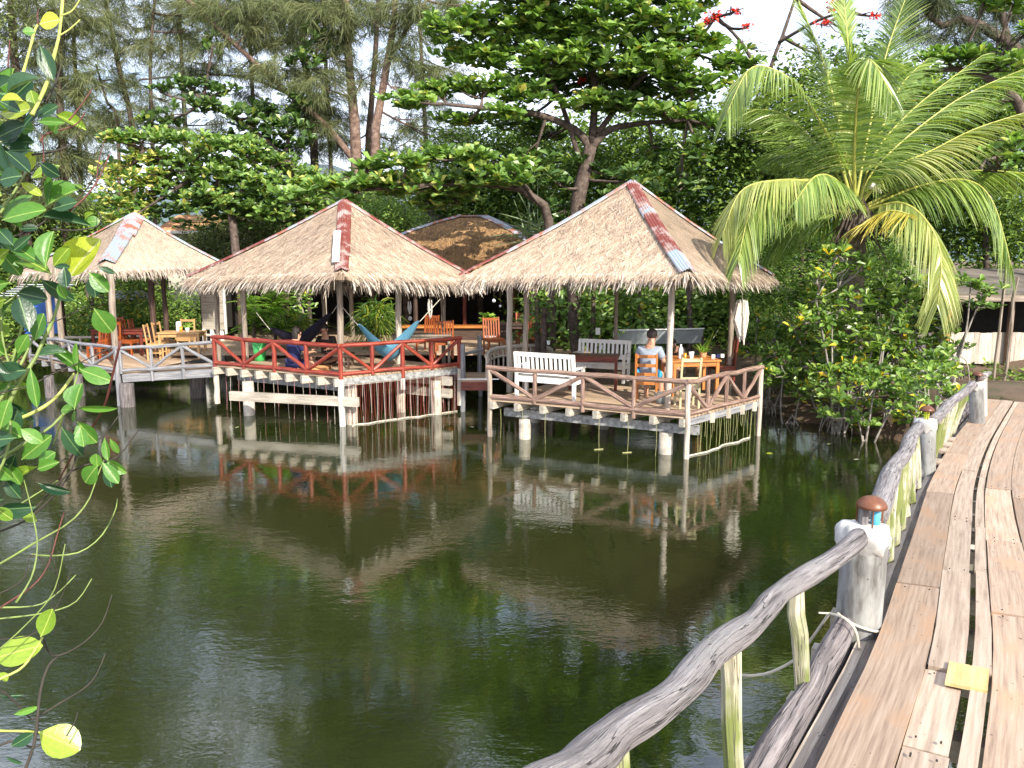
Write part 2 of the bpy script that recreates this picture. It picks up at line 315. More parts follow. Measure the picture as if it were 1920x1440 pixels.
M['shorts'] = plain('blue_shorts', (.03, .3, .55), .9, .1, 30)

# ------------------------------------------------------------------ leaf and strand generators
TQ = (np.array([(0, 0, 0), (.6, .5, .05), (1, 0, -.06), (.6, -.5, .05)]), np.array([(0, 3, 2, 1)]))
TE = (np.array([(0, 0, 0), (.45, .5, .06), (1, 0, -.08), (.45, -.5, .06)]), np.array([(0, 3, 2, 1)]))
TF = (np.array([(0, 0, 0), (.35, .26, .05), (.74, .5, .07), (1, .0, -.08), (.74, -.5, .07), (.35, -.26, .05), (.55, 0, -.03)]),
      np.array([(0, 6, 1), (1, 6, 2), (2, 6, 3), (3, 6, 4), (4, 6, 5), (5, 6, 0)]))
def big_template(curl=.18, droop=.12, obov=.5):
    ts = np.array([0, .06, .16, .3, .45, .6, .75, .87, .95, 1.]); wv = np.array([.03, .1, .42, .78, .97, 1., .88, .62, .34, .03])*.5
    if obov > .5: wv = np.array([.03, .06, .22, .52, .8, .97, 1., .8, .48, .03])*.5
    cs = np.array([-1, -.5, 0, .5, 1]); P = []
    for t, q in zip(ts, wv):
        for c in cs: P.append((t, c*q, curl*abs(c)*q*1.4-droop*t*t))
    f = [(i*5+j, i*5+j+1, (i+1)*5+j+1, (i+1)*5+j) for i in range(9) for j in range(4)]
    return (np.array(P), np.array(f))
TB = big_template()
def leaves(mb, base, d, up, L, Wd, T=TQ):
    base = np.asarray(base, float).reshape(-1, 3); N = len(base); x = nrm(d); y = nrm(np.cross(up, x)); z = np.cross(x, y)
    L = np.broadcast_to(L, (N,))[:, None, None]; Wd = np.broadcast_to(Wd, (N,))[:, None, None]
    tv, tf = T; k = len(tv)
    v = base[:, None]+L*tv[None, :, :1]*x[:, None]+Wd*tv[None, :, 1:2]*y[:, None]+L*tv[None, :, 2:3]*z[:, None]
    f = tf[None]+np.arange(N)[:, None, None]*k
    g = np.broadcast_to(tv[None], (N, k, 3)); mb.add(v.reshape(-1, 3), f.reshape(-1, tf.shape[1]), g.reshape(-1, 3))
def ribbons(mb, base, d, L, wd, droop=.3, seg=2, side=None, tip=.15):
    base = np.asarray(base, float).reshape(-1, 3); N = len(base); d = nrm(d)
    if side is None: side = nrm(np.cross(d, nrm(rng.normal(0, 1, (N, 3)))))
    L = np.broadcast_to(L, (N,))[:, None]; wd = np.broadcast_to(wd, (N,))[:, None]; droop = np.broadcast_to(droop, (N,))[:, None]
    vs = []
    for i in range(seg+1):
        t = i/seg; p = base+d*L*t+V(0, 0, -1)*L*droop*t*t; ww = wd*(1-t*(1-tip))*.5*(1 if i else .7)
        vs += [p-side*ww, p+side*ww]
    v = np.stack(vs, 1); f = np.array([(2*i, 2*i+1, 2*i+3, 2*i+2) for i in range(seg)])
    f = f[None]+np.arange(N)[:, None, None]*(2*(seg+1)); mb.add(v.reshape(-1, 3), f.reshape(-1, 4))
def ell_pts(c, r, n, shell=2.4):
    d = nrm(rng.normal(0, 1, (n, 3))); q = rng.uniform(0, 1, (n, 1))**(1/shell); return np.asarray(c)+d*q*np.asarray(r)
def pad(px, py, rx, ry, Y, rd=None):
    """ellipsoid of the crown standing where the picture shows it, with its own distance and depth"""
    s = Y/FOC; return (W(px, py, Y), V(rx*s, rd if rd else max(rx, ry)*s*.7, ry*s))
def rosettes(mb, pts, L=.22, Wf=.46, k=8, T=TF, tilt=(5, 40), lean=.25):
    n = len(pts); a = rng.uniform(0, 6.28, (n, 1))+np.arange(k)[None]*2*math.pi/k+rng.normal(0, .2, (n, k))
    el = np.radians(rng.uniform(tilt[0], tilt[1], (n, k))); ax = rng.normal(0, lean, (n, 1, 3))
    d = np.stack([np.cos(a)*np.cos(el), np.sin(a)*np.cos(el), np.sin(el)], 2)+ax
    LL = L*rng.uniform(.65, 1.15, (n, k))
    leaves(mb, np.repeat(pts[:, None], k, 1).reshape(-1, 3), d.reshape(-1, 3), V(.16, -.42, .85)+rng.normal(0, .28, (n*k, 3)), LL.ravel(), LL.ravel()*Wf, T)
def scatter(mb, pts, L=.08, Wf=.5, T=TE, droop=.2):
    n = len(pts); d = rng.normal(0, 1, (n, 3)); d[:, 2] = d[:, 2]*.5-droop
    LL = L*rng.uniform(.6, 1.3, n); leaves(mb, pts, d, V(.2, -.5, .8)+rng.normal(0, .5, (n, 3)), LL, LL*Wf, T)
def limb_to(mb, limbs, p, r0=.04, r1=.012, sag=.1):
    q = limbs[np.argmin(np.linalg.norm((limbs-p)*V(1, 1, 1.3), axis=1))]
    m = (q+p)/2+rng.normal(0, .12, 3)*np.linalg.norm(p-q)*.5+V(0, 0, -sag*np.linalg.norm(p-q))
    t = np.linspace(0, 1, 5)[:, None]; P = (1-t)**2*q+2*t*(1-t)*m+t*t*p
    mb.tube(P, np.linspace(r0, r1, 5), 6, .05); return P
def curve(pts, n=14):
    P = np.asarray(pts, float); t = np.linspace(0, len(P)-1, n); out = []
    for s in t:
        i = min(int(s), len(P)-2); f = s-i; p0 = P[max(i-1, 0)]; p1 = P[i]; p2 = P[i+1]; p3 = P[min(i+2, len(P)-1)]
        out.append(.5*((2*p1)+(-p0+p2)*f+(2*p0-5*p1+4*p2-p3)*f*f+(-p0+3*p1-3*p2+p3)*f**3))
    return np.array(out)

# ------------------------------------------------------------------ ground and water
SHORE = np.array([(-60, -12), (-7, -12), (-6, 2), (-9, 9), (-17, 15), (-24, 24), (-15, 29), (-8, 27.5), (-2, 25), (2.5, 22.6), (5.0, 20.6), (6.1, 18.6), (7.0, 17.0), (8.2, 15.6), (9.2, 13.6), (9.4, 11.8), (11, 9), (13, 5), (14, -12), (60, -12)])
def land_dist(x, y):
    P = SHORE; best = np.full(x.shape, 1e9)
    for i in range(1, len(P)-2):
        a = P[i]; b = P[i+1]; ab = b-a; t = np.clip(((x-a[0])*ab[0]+(y-a[1])*ab[1])/(ab@ab), 0, 1)
        best = np.minimum(best, np.hypot(x-a[0]-ab[0]*t, y-a[1]-ab[1]*t))
    ins = np.zeros(x.shape, bool); Q = P[1:-1]; j = len(Q)-1
    for i in range(len(Q)):
        c = ((Q[i, 1] > y) != (Q[j, 1] > y)); den = (Q[j, 1]-Q[i, 1]) or 1e-9
        ins ^= c & (x < (Q[j, 0]-Q[i, 0])*(y-Q[i, 1])/den+Q[i, 0]); j = i
    ins |= False
    return np.where(ins, -best, best)
def hgt(x, y):
    x = np.asarray(x, float); y = np.asarray(y, float); d = land_dist(x, y)
    h = np.where(d < 0, np.maximum(d*.6, -1.3), .95*(1-np.exp(-np.maximum(d, 0)*.9))+.012*np.minimum(np.maximum(d, 0), 60))
    n = .09*np.sin(x*1.3+.5*y)+.07*np.sin(2.1*y-x*.7)+.05*np.sin(3.7*x+1.9*y)
    h = h+n*np.clip(d+.6, 0, 1)
    br = np.exp(-((x-9)**2+(y-14.2)**2)/7.0); return h+(1.32-h)*np.where(d > -.3, br, 0)*.85
def axis(lo, hi, a, b, fine, coarse):
    return np.unique(np.concatenate([-np.geomspace(-a, -lo, coarse), np.arange(a, b, fine), np.geomspace(b, hi, coarse)]))
gx = axis(-900, 900, -30, 30, .33, 14); gy = np.unique(np.concatenate([[-60, -30, -20], np.arange(-13, 46, .33), np.geomspace(46, 1500, 18)]))
X, Y = np.meshgrid(gx, gy); Z = hgt(X, Y); nx = len(gx); ny = len(gy)
mb = MB(); idx = np.arange(nx*ny).reshape(ny, nx)
mb.add(np.stack([X, Y, Z], 2).reshape(-1, 3), np.stack([idx[:-1, :-1], idx[:-1, 1:], idx[1:, 1:], idx[1:, :-1]], 2).reshape(-1, 4))
m, n, b = newmat('earth_bank'); g = noise(n, gcvec(n, (1, 1, 1)), 1.1, 6); g2 = noise(n, gcvec(n, (1, 1, 1)), 14, 6, .7)
c = mixc(n, g2, ramp(n, g, [(.38, (.06, .032, .02)), (.52, (.12, .075, .045)), (.62, (.035, .05, .014))]), (.17, .12, .08)); n.links.new(c, b.inputs['Base Color'])
b.inputs['Roughness'].default_value = .95; bump(n, b, g2, .8, .06); M['earth'] = m
struct(mb.build('ground', m, smooth=True))
mb = MB(); s = [-200, -40, 40, 200]
mb.add([(-200, -60, 0), (200, -60, 0), (200, 200, 0), (-200, 200, 0)], [(0, 1, 2, 3)])
m, n, b = newmat('pond_water'); b.inputs['Base Color'].default_value = (.015, .022, .0045, 1); b.inputs['Roughness'].default_value = .035; b.inputs['IOR'].default_value = 2.5; b.subsurface_method = 'BURLEY'; b.inputs['Subsurface Weight'].default_value = 1; b.inputs['Subsurface Radius'].default_value = (1, 1, 1); b.inputs['Subsurface Scale'].default_value = 1.6
geo = n.nodes.new('ShaderNodeNewGeometry')
def wn(sc, scv, det, rot=0.):
    mp = n.nodes.new('ShaderNodeMapping'); mp.inputs['Scale'].default_value = scv; mp.inputs['Rotation'].default_value = (0, 0, rot)
    n.links.new(geo.outputs['Position'], mp.inputs['Vector']); return noise(n, mp.outputs[0], sc, det, .55)
a1 = wn(4.2, (.7, 1.15, 1), 3, .25); a2 = wn(20.0, (.7, 1.2, 1), 2, -.3); a3 = wn(.35, (1, 1, 1), 2)
mt = node(n, 'ShaderNodeMath', operation='MULTIPLY_ADD'); n.links.new(a2, mt.inputs[0]); mt.inputs[1].default_value = .3; n.links.new(a1, mt.inputs[2])
bp = node(n, 'ShaderNodeBump', Distance=.035); n.links.new(mt.outputs[0], bp.inputs['Height'])
st = n.nodes.new('ShaderNodeMapRange'); st.inputs['From Min'].default_value = .38; st.inputs['From Max'].default_value = .62; st.inputs['To Min'].default_value = .035; st.inputs['To Max'].default_value = .13
n.links.new(a3, st.inputs['Value']); n.links.new(st.outputs[0], bp.inputs['Strength']); n.links.new(bp.outputs[0], b.inputs['Normal'])
struct(mb.build('water', m))
# far wooded hill, distance haze put into its blue-grey colour
mb = MB(); hx = np.linspace(-420, 420, 60); hz = 46+8*np.sin(hx*.011+1)+5*np.sin(hx*.037)+3*np.sin(hx*.11)
rows = [(300, .0), (360, .55), (430, 1.)]; vs = []
for (yy, k) in rows: vs += [(x_, yy, z_*k+1) for x_, z_ in zip(hx, hz)]
mb.add(vs, [(r*60+i, r*60+i+1, (r+1)*60+i+1, (r+1)*60+i) for r in range(2) for i in range(59)])
struct(mb.build('hill', plain('hazy_hill_forest', (.09, .13, .15), 1, .2, .05), smooth=True))

# ------------------------------------------------------------------ plank footbridge
ZY = ([-4, 0, 2.2, 3.5, 5.5, 7.8, 10.5, 12.7, 16], [2.25, 2.2, 2.08, 1.97, 1.74, 1.53, 1.46, 1.42, 1.42])
def zf(y): return float(np.interp(y, *ZY))
def Bg(px, py):
    lo, hi = .5, 30.
    for _ in range(50):
        m_ = (lo+hi)/2; p = W(px, py, m_)
        if p[2] > zf(m_): lo = m_
        else: hi = m_
    return W(px, py, lo)
ep = [Bg(*q) for q in ((1527, 1440), (1647, 1192), (1702, 1030), (1747, 900), (1792, 820), (1850, 748))]
d0 = ep[0]-ep[1]; ep = [ep[0]+d0*3.2, ep[0]+d0*1.5]+ep
EC = curve(ep, 90); EC = EC[:, :2]; ES = np.concatenate([[0], np.cumsum(np.linalg.norm(np.diff(EC, axis=0), axis=1))])
def bp_(s, o, dz=0.):
    p = V(np.interp(s, ES, EC[:, 0]), np.interp(s, ES, EC[:, 1])); q = V(np.interp(s+.15, ES, EC[:, 0]), np.interp(s+.15, ES, EC[:, 1])); q0 = V(np.interp(s-.15, ES, EC[:, 0]), np.interp(s-.15, ES, EC[:, 1]))
    t = nrm(q-q0); p = p+V(t[1], -t[0])*o; return V(p[0], p[1], zf(p[1])+dz)
def s_at(y): return float(np.interp(y, EC[:, 1], ES))
def plank(mb, s0, s1, o0, o1, dz=0., th=.04, o2=None, o3=None):
    k = max(2, int((s1-s0)/.4)+1); o2 = o0 if o2 is None else o2; o3 = o1 if o3 is None else o3
    rs = rng.uniform(0, 60, 3); vs = []; gs = []
    for i in range(k):
        t = i/(k-1); s_ = s0+(s1-s0)*t; a = o0+(o2-o0)*t; b_ = o1+(o3-o1)*t
        for (o, z) in ((a, dz), (b_, dz), (b_, dz-th), (a, dz-th)):
            vs.append(bp_(s_, o, z)); gs.append((s_+rs[0], o+rs[1], z+rs[2]))
    f = [(i*4+j, i*4+(j+1) % 4, (i+1)*4+(j+1) % 4, (i+1)*4+j) for i in range(k-1) for j in range(4)]+[(3, 2, 1, 0), ((k-1)*4, (k-1)*4+1, (k-1)*4+2, (k-1)*4+3)]
    mb.add(vs, f, gs)
SMAX = ES[-1]
br = thing('plank_footbridge', 'weathered plank footbridge with crooked grey log handrail crossing the pond to the bank', 'footbridge', (1.5, 3, 0))
mb = MB(); mp_ = MB()
colsb = [(0, .205, 0), (.212, .345, 1), (.372, .43, 1), (.437, .63, 0), (.637, .83, 0), (.838, .98, 1), (.99, 1.19, 0), (1.2, 1.36, 1), (1.37, 1.58, 0), (1.59, 1.8, 0)]
cuts = {0: [0, 3.6, 6.2, 9.2, 11.4], 1: [0, 3.45, 4.35, 5.05, 6.6, 8.2, 10.6], 2: [0, 3.1, 5.1, 6.7, 8.0, 10.3], 3: [0, 3.55, 5.9, 7.6, 9.7], 4: [0, 4.4, 6.9, 9.3], 5: [0, 3, 5.6, 8.1, 10.2]}
for ci, (o0, o1, pale) in enumerate(colsb):
    cs = cuts.get(ci, [0, 2.2+ci*.2, 5+ci*.15, 7.7, 10])+[SMAX+.0]
    for a, b_ in zip(cs[:-1], cs[1:]):
        if b_-a < .2: continue
        j = rng.uniform(-.006, .006, 4); dz = rng.uniform(-.008, .008)
        plank(mp_ if pale else mb, a+.006, b_-.006, o0+j[0], o1+j[1], dz, .045, o0+j[2], o1+j[3])
for (yy, o0, o1) in ((8.05, -.2, .01), (8.6, -.2, .01), (9.2, -.19, .01), (8.9, -.16, .01)): plank(mp_, s_at(yy), s_at(yy)+.22, o0, o1, .012, .03)
mb.build('deck_planks', M['plank'], br); mp_.build('pale_deck_planks', M['plank_pale'], br)
pb = Bg(1790, 1240); s_ = s_at(pb[1]-.02); mb = MB(); o_ = None
plank(mb, s_-.06, s_+.16, .285, .425, .018, .014); mb.build('patch_board', M['plank_yellow'], br, label='small yellow board nailed over the gap between planks')
nl = MB()
for ci, (o0, o1, pale) in enumerate(colsb):
    for c_ in cuts.get(ci, [0, 2.2+ci*.2, 5+ci*.15, 7.7, 10]):
        for ds in (.06, -.06):
            for fo in (.22, .78):
                if c_+ds > .2 and o1-o0 > .1: nl.tube([bp_(c_+ds+rng.uniform(-.02, .02), lerp(o0, o1, fo), .003), bp_(c_+ds, lerp(o0, o1, fo), .0045)], .0035, 6)
struct(nl.build('nail_heads', M['stem_dark'], br), 'stuff')
mb = MB()
for o in (-.012, .5, 1.1, 1.75): plank(mb, .1, SMAX, o-.035, o+.03, -.05, .13)
mb.build('stringer', M['stringer'], br)
mb = MB(); plank(mb, .1, s_at(7.7), -.09, -.03, -.055, .09); mb.build('edge_beam', M['post_pale'], br)
mb = MB()
for s_ in np.arange(.5, SMAX, .62):
    plank(mb, s_, s_+.09, -.27-rng.uniform(0, .05), 1.85, -.183, .09)
mb.build('cross_joist', M['joist'], br)
mb = MB()
for a, b_ in ((.2, s_at(3.38)), (s_at(3.62), s_at(7.6)), (s_at(7.9), SMAX-.3)):
    ss = np.linspace(a, b_, max(4, int((b_-a)/.25))); mb.tube([bp_(q, -.142+rng.normal(0, .006), .0+rng.normal(0, .006)) for q in ss], .05*rng.uniform(.9, 1.15, len(ss)), 10, .1)
    mb.tube([bp_(q, -.15, -.10) for q in ss], .045, 8, .1)
mb.build('curb_log', M['curb'], br)
posts = []
for k, (px, py, Yp, ztop, r) in enumerate(((1607, 1190, 3.5, 984, .1), (1737, 900, 7.8, 786, .088), (1832, 792, 10.4, 716, .09))):
    b0 = W(px, py, Yp); top = W({0: 1624, 1: 1737, 2: 1832}[k], ztop, Yp+.02); posts.append(top); h = top[2]
    mb = MB(); P = [V(b0[0]+(b0[0]-top[0])*.6, b0[1], -1.2), V(b0[0], b0[1], b0[2]), V(top[0], top[1], h-.07)]
    P = [P[0]+(P[1]-P[0])*t for t in (0, .5, .8)]+[P[1]+(P[2]-P[1])*t for t in np.linspace(0, 1, 6)]
    mb.tube(P, [r*1.0]*3+list(np.linspace(r, r*1.02, 6)), 20, .012); cpst = mb.build('concrete_post', M['cement_post'] if 'cement_post' in M else wood('streaked_grey_concrete', (.07, .06, .05), (.19, .19, .185), (.27, .275, .28), .9, (3, 16, 16), .6, stain=(.33, .33, .31), var=0), br, smooth=True)
    mb = MB(); mb.ellip((top[0], top[1], h-.055), r*1.16, r*1.16, .085, 26, 16); vv = mb.v[0]; dv = nrm(vv-np.array([top[0], top[1], h-.055])); az = np.arctan2(dv[:, 1], dv[:, 0])
    vv += dv*(.012*np.sin(az*3+k)+.007*np.sin(az*7+dv[:, 2]*5)+.005*np.sin(az*13-dv[:, 2]*9))[:, None]; lowm = dv[:, 2] < 0; vv[lowm, 2] -= (.03+.03*np.sin(az*2.3+1+k)+.015*np.sin(az*9))[lowm]*(-dv[lowm, 2]); vv[:, 2] = np.minimum(vv[:, 2], h+.004)
    mb.build('cement_cap', M['cement'], cpst, smooth=True)
R0 = [W(*q) for q in ((1613, 1006, 3.46), (1551, 1053, 3.14), (1479, 1106, 2.77), (1440, 1132, 2.57), (1397, 1176, 2.34), (1340, 1226, 2.07), (1287, 1273, 1.86), (1215, 1337, 1.645), (1150, 1386, 1.49), (1086, 1428, 1.36), (1010, 1484, 1.23), (900, 1580, 1.08), (700, 1770, .88))]
R1 = [W(*q) for q in ((1641, 968, 3.6), (1659, 915, 4.2), (1677, 880, 4.9), (1690, 857, 5.5), (1703, 835, 6.2), (1713, 815, 6.9), (1722, 799, 7.6))]
R2 = [W(*q) for q in ((1748, 790, 7.95), (1768, 770, 8.5), (1788, 752, 9.1), (1806, 736, 9.7), (1824, 722, 10.3))]
R3 = [W(*q) for q in ((1838, 708, 10.5), (1846, 704, 11.2), (1854, 700, 12.2))]
for P, r in ((R0, .042), (R1, .054), (R2, .055), (R3, .045)):
    C_ = curve(P, len(P)*5); mb = MB(); rr = r*(1+.05*np.sin(np.arange(len(C_))*.31)+.05*np.sin(np.arange(len(C_))*.83+1))
    C_[1:-1] += .006*np.sin(np.arange(1, len(C_)-1)[:, None]*.42+V(0, 2, 4)); mb.tube(C_, rr, 26, .06, .9); mb.build('handrail', M['rail_grey'], br, smooth=True)
def rail_z(P, y):
    P = np.array(P); o = np.argsort(P[:, 1]); P = P[o]; return V(np.interp(y, P[:, 1], P[:, 0]), y, np.interp(y, P[:, 1], P[:, 2]))
for P, ys, r in ((R0, (1.5, 2.2, 2.84), .033), (R1, (4.0, 4.3, 4.75, 5.15, 5.6, 6.0, 6.5, 7.1), .036), (R2, (8.15, 8.45, 8.8, 9.2, 9.55, 9.9), .034)):
    for y in ys:
        t = rail_z(P, y); q = bp_(s_at(y), -.135, -.02); q = V(np.interp(.3, [0, 1], [t[0], q[0]]) if P is R0 else q[0], t[1]-(.03 if P is R0 else 0), q[2]-(.1 if y < 2.5 else .02)); mb = MB(); mb.log(q, t+V(0, 0, -.02), r*rng.uniform(.85, 1.15), 9, 6, .003, .12); mb.build('baluster', M['moss_wood'], br)
for (px, py0, py1, Yp) in ((1846, 762, 700, 10.9), (1838, 770, 706, 10.6)):
    mb = MB(); mb.beam(W(px, py0+40, Yp), W(px, py1, Yp), .05, .05); mb.build('end_post', M['post_pale'], br)
for yy in (1.6, 5.6, 9.6):
    mb = MB()
    for o in (.2, 1.6): q = bp_(s_at(yy), o, -.2); mb.tube([(q[0], q[1], -1.4), q], .1, 12)
    mb.build('support_post', M['column'], br)
# three lamps on the bridge posts
labs = ['rusted half-shell lamp cap with pale blue body on the nearest bridge post', 'rusted dome lamp with a yellow patch on the second bridge post', 'small rusted dome lamp on the far bridge post']
for k, top in enumerate(posts):
    c = V(top[0]+(.02 if k == 0 else 0), top[1], top[2]+.0); t = thing('post_lamp', labs[k], 'lamp', c, 'rusted lamps on the bridge posts')
    mb = MB(); zb = .085; Rr = .068
    vs = []; n_ = 18; m_ = 7
    for i in range(m_+1):
        th = .5*math.pi*i/m_
        for j in range(n_):
            a = 2*math.pi*j/n_; rr = Rr*math.sin(th)*(1+.02*math.sin(3*a)); vs.append(c+V(rr*math.cos(a), rr*math.sin(a), zb+.052*math.cos(th)))
    for v_ in [q.copy() for q in vs]: vs.append(c+(v_-c-V(0, 0, zb))*.93+V(0, 0, zb))
    N_ = n_*(m_+1); f = [(i*n_+j, (i+1)*n_+j, (i+1)*n_+(j+1) % n_, i*n_+(j+1) % n_) for i in range(m_) for j in range(n_)]
    f += [tuple(N_+q for q in reversed(F_)) for F_ in f]+[(m_*n_+j, N_+m_*n_+j, N_+m_*n_+(j+1) % n_, m_*n_+(j+1) % n_) for j in range(n_)]
    mb.add(vs, f); mb.build('dome_cap', M['rust_shell'], t, smooth=True)
    for a in (.3, 2.4, 4.4):
        mb = MB(); e = V(math.cos(a)*.064, math.sin(a)*.064, 0); mb.beam(c+e+V(0, 0, -.02), c+e+V(0, 0, zb+.01), .006, .004); mb.build('leg', M['rust_shell'], t)
    mb = MB()
    if k == 0:
        mb.tube([c+V(.02, .0, -.01), c+V(.022, .0, .088)], .02, 12); mb.build('lamp_body', M['blue_paint'], t, smooth=True)
        mb = MB(); mb.beam(c+V(-.032, .01, 0), c+V(-.03, .01, .075), .045, .03); mb.build('battery_box', M['rail_grey'], t)
    else:
        mb.tube([c+V(0, 0, -.01), c+V(0, 0, .08)], [.018, .03], 10); mb.build('lamp_body', M['mg_yellow'] if k == 1 else M['blackwall'], t)
# rope round the first post and down to the water side
b1 = W(1607, 1190, 3.5); pr = []
for i in range(22): a = 3.4+i*.19; pr.append(b1+V(.113*math.cos(a), .113*math.sin(a), .12-.006*i))
mb = MB(); mb.tube(pr, .006, 6); q0 = W(1555, 1150, 3.42); mb.tube(curve([q0, W(1585, 1160, 3.32), W(1605, 1185, 3.3), W(1612, 1225, 3.3), W(1622, 1243, 3.3)], 16), .006, 6)
mb.tube(curve([q0, W(1520, 1200, 3.6), W(1490, 1237, 3.7), W(1440, 1262, 3.8), W(1392, 1266, 3.8), W(1340, 1250, 3.8)], 20), .007, 6); mb.tube([q0, W(1535, 1149, 3.4)], .004, 5)
tag(mb.build('rope', M['rope'], loc=tuple(q0)), 'pale rope tied round the nearest concrete bridge post and trailing behind the balusters', 'rope')

# ------------------------------------------------------------------ pavilions
def roof(parent, Cn, ap, mat, fmat, nstr, nfr, fl=(.2, .42), wid=.03, slen=.28, caps={}, front=(0, 1), bulge=.0, rough=1., gap=None, ridge=None):
    """Cn: four eave corners L, F, R, B; slopes LF, FR, RB, BL"""
    mb = MB(); fr = MB(); ap = np.asarray(ap, float)
    aps = [ap]*4 if ridge is None else ridge
    cen = sum(Cn)/4
    for k in range(4):
        a = Cn[k]; b_ = Cn[(k+1) % 4]; pa = aps[k]; pb_ = aps[(k+1) % 4] if ridge is not None else ap
        nrml = nrm(np.cross(b_-a, (pa+pb_)/2-a)); nrml = nrml if nrml[2] > 0 else -nrml
        def P(u, v, lift=0.):
            u = np.asarray(u)[..., None]; v = np.asarray(v)[..., None]; base = a+(b_-a)*u; tp = pa+(pb_-pa)*u
            return base+(tp-base)*v+nrml*(bulge*np.sin(v*math.pi)+lift)
        nu, nv = 34, 22; uu, vv = np.meshgrid(np.linspace(0, 1, nu), np.linspace(0, 1, nv))
        lf = rng.normal(0, .012*rough, uu.shape)*(1-vv)+.015*np.sin(vv*60)*rough*(1-vv); lf[:, 0] = 0; lf[:, -1] = 0
        top = P(uu, vv)+nrml*lf[..., None]; bot = P(uu, vv)-V(0, 0, .13)
        ix = np.arange(nu*nv).reshape(nv, nu); q = np.stack([ix[:-1, :-1], ix[:-1, 1:], ix[1:, 1:], ix[1:, :-1]], 2).reshape(-1, 4)
        mb.add(top.reshape(-1, 3), q); mb.add(bot.reshape(-1, 3), q[:, ::-1])
        e = P(np.linspace(0, 1, nu), np.zeros(nu)); e2 = e-V(0, 0, .14); o = np.arange(nu-1)
        mb.add(np.concatenate([e, e2]), np.stack([o, o+nu, o+1+nu, o+1], 1))
        N = nstr if k in front else nstr//4
        v = 1-np.sqrt(rng.uniform(0, 1, N)); u = rng.uniform(0, 1, N)
        down = nrm(a+(b_-a)*.5-(pa+pb_)/2); lat = nrm(b_-a)
        ang = rng.normal(0, .38*rough, N)[:, None]; d = down*np.cos(ang)+lat*np.sin(ang)+nrml*rng.uniform(-.02, .16*rough, N)[:, None]
        ribbons(mb, P(u, v, .012), d, slen*rng.uniform(.5, 1.3, N), wid*rng.uniform(.5, 1.3, N), .06, 2, side=nrm(np.cross(d, nrml)))
        N = nfr if k in front else nfr//2; outw = nrm(V(down[0], down[1], 0))
        for layer in range(3):
            u = rng.uniform(0, 1, int(N*.5))
            if gap and k in gap: g0, g1 = gap[k]; u = u[(u > g0) & (u < g1)]
            n2 = len(u); cl = .5+.5*np.sin(u*95+k)*np.sin(u*41+2*k); Lf = (fl[0]+(fl[1]-fl[0])*(rng.uniform(0, 1, n2)**1.5*.75+cl*.45))*(1-.16*layer)
            d = outw*(.55-.14*layer)+V(0, 0, -1)*(.75+.1*layer)+rng.normal(0, .16, (n2, 3))+lat*(np.sin(u*60)*.12)[:, None]
            ribbons(fr, P(u, np.full(n2, .03*layer), -.03*layer+.02), d, Lf, wid*rng.uniform(.7, 1.6, n2), .12, 3, side=nrm(lat+rng.normal(0, .45, (n2, 3))))
    rf = mb.build('roof', mat, parent); fr.build('thatch_fringe', fmat, rf)
    for k, segs in caps.items():
        C0 = Cn[k]; A0 = aps[k]; hd = nrm(C0-A0); L = np.linalg.norm(C0-A0)
        wl = nrm(np.cross(np.cross(hd, Cn[(k-1) % 4]-C0), hd)); wr = nrm(np.cross(np.cross(hd, Cn[(k+1) % 4]-C0), hd))
        up = nrm(-(wl+wr)+V(0, 0, .5)); up = nrm(up-hd*np.dot(up, hd))
        if up[2] < 0: up = -up
        for si, (t0, t1, wd, mt_) in enumerate(segs):
            mb = MB(); qs = np.linspace(-1, 1, 29); ts = np.linspace(t0, t1, 6); vs = []
            for t in ts:
                for q in qs:
                    wing = wl if q < 0 else wr
                    vs.append(A0+hd*L*t+wing*abs(q)*wd/2+up*(.07+.011*math.cos(q*22)+.008*si+bulge*math.sin(t*3.14))-V(0, 0, .0))
            f = [(i*29+j, i*29+j+1, (i+1)*29+j+1, (i+1)*29+j) for i in range(5) for j in range(28)]
            N_ = len(vs); vs += [p_-up*.004 for p_ in vs]; f2 = [tuple(N_+x for x in reversed(F_)) for F_ in f]
            mb.add(vs, f+f2); mb.build('ridge_cap', M[mt_], rf, smooth=True)
    return rf
def railing(root, a, b, h, mat, bays=4, r=.035, tall=None, flip=0, top_ext=.06, low=.05, pr=.04):
    """log rail from a to b (deck level): posts, top and bottom rail, slanting braces"""
    d = nrm(b-a); up = V(0, 0, 1)
    mb = MB(); mb.log(a-d*top_ext+up*h, b+d*top_ext+up*h, r*1.1, 10, 9, .012, .08); mb.build('top_rail', mat, root, smooth=False)
    mb = MB(); mb.log(a+up*low, b+up*low, r, 8, 7, .008, .08); mb.build('bottom_rail', mat, root)
    for i in range(bays+1):
        p = lerp(a, b, i/bays); lo = -.02 if (tall is None or i not in tall) else tall[i]
        mb = MB(); mb.log(p+up*(lo if lo < 0 else low), p+up*(h-.02), pr, 8, 4, .002, .06); mb.build('rail_post', mat, root)
    for i in range(bays):
        p = lerp(a, b, i/bays); q = lerp(a, b, (i+1)/bays); t0, t1 = ((h-.05, low+.04) if (i+flip) % 2 == 0 else (low+.04, h-.05))
        mb = MB(); mb.log(p+d*.03+up*t0, q-d*.03+up*t1, r*.95, 8, 5, .006, .08); mb.build('brace', mat, root)
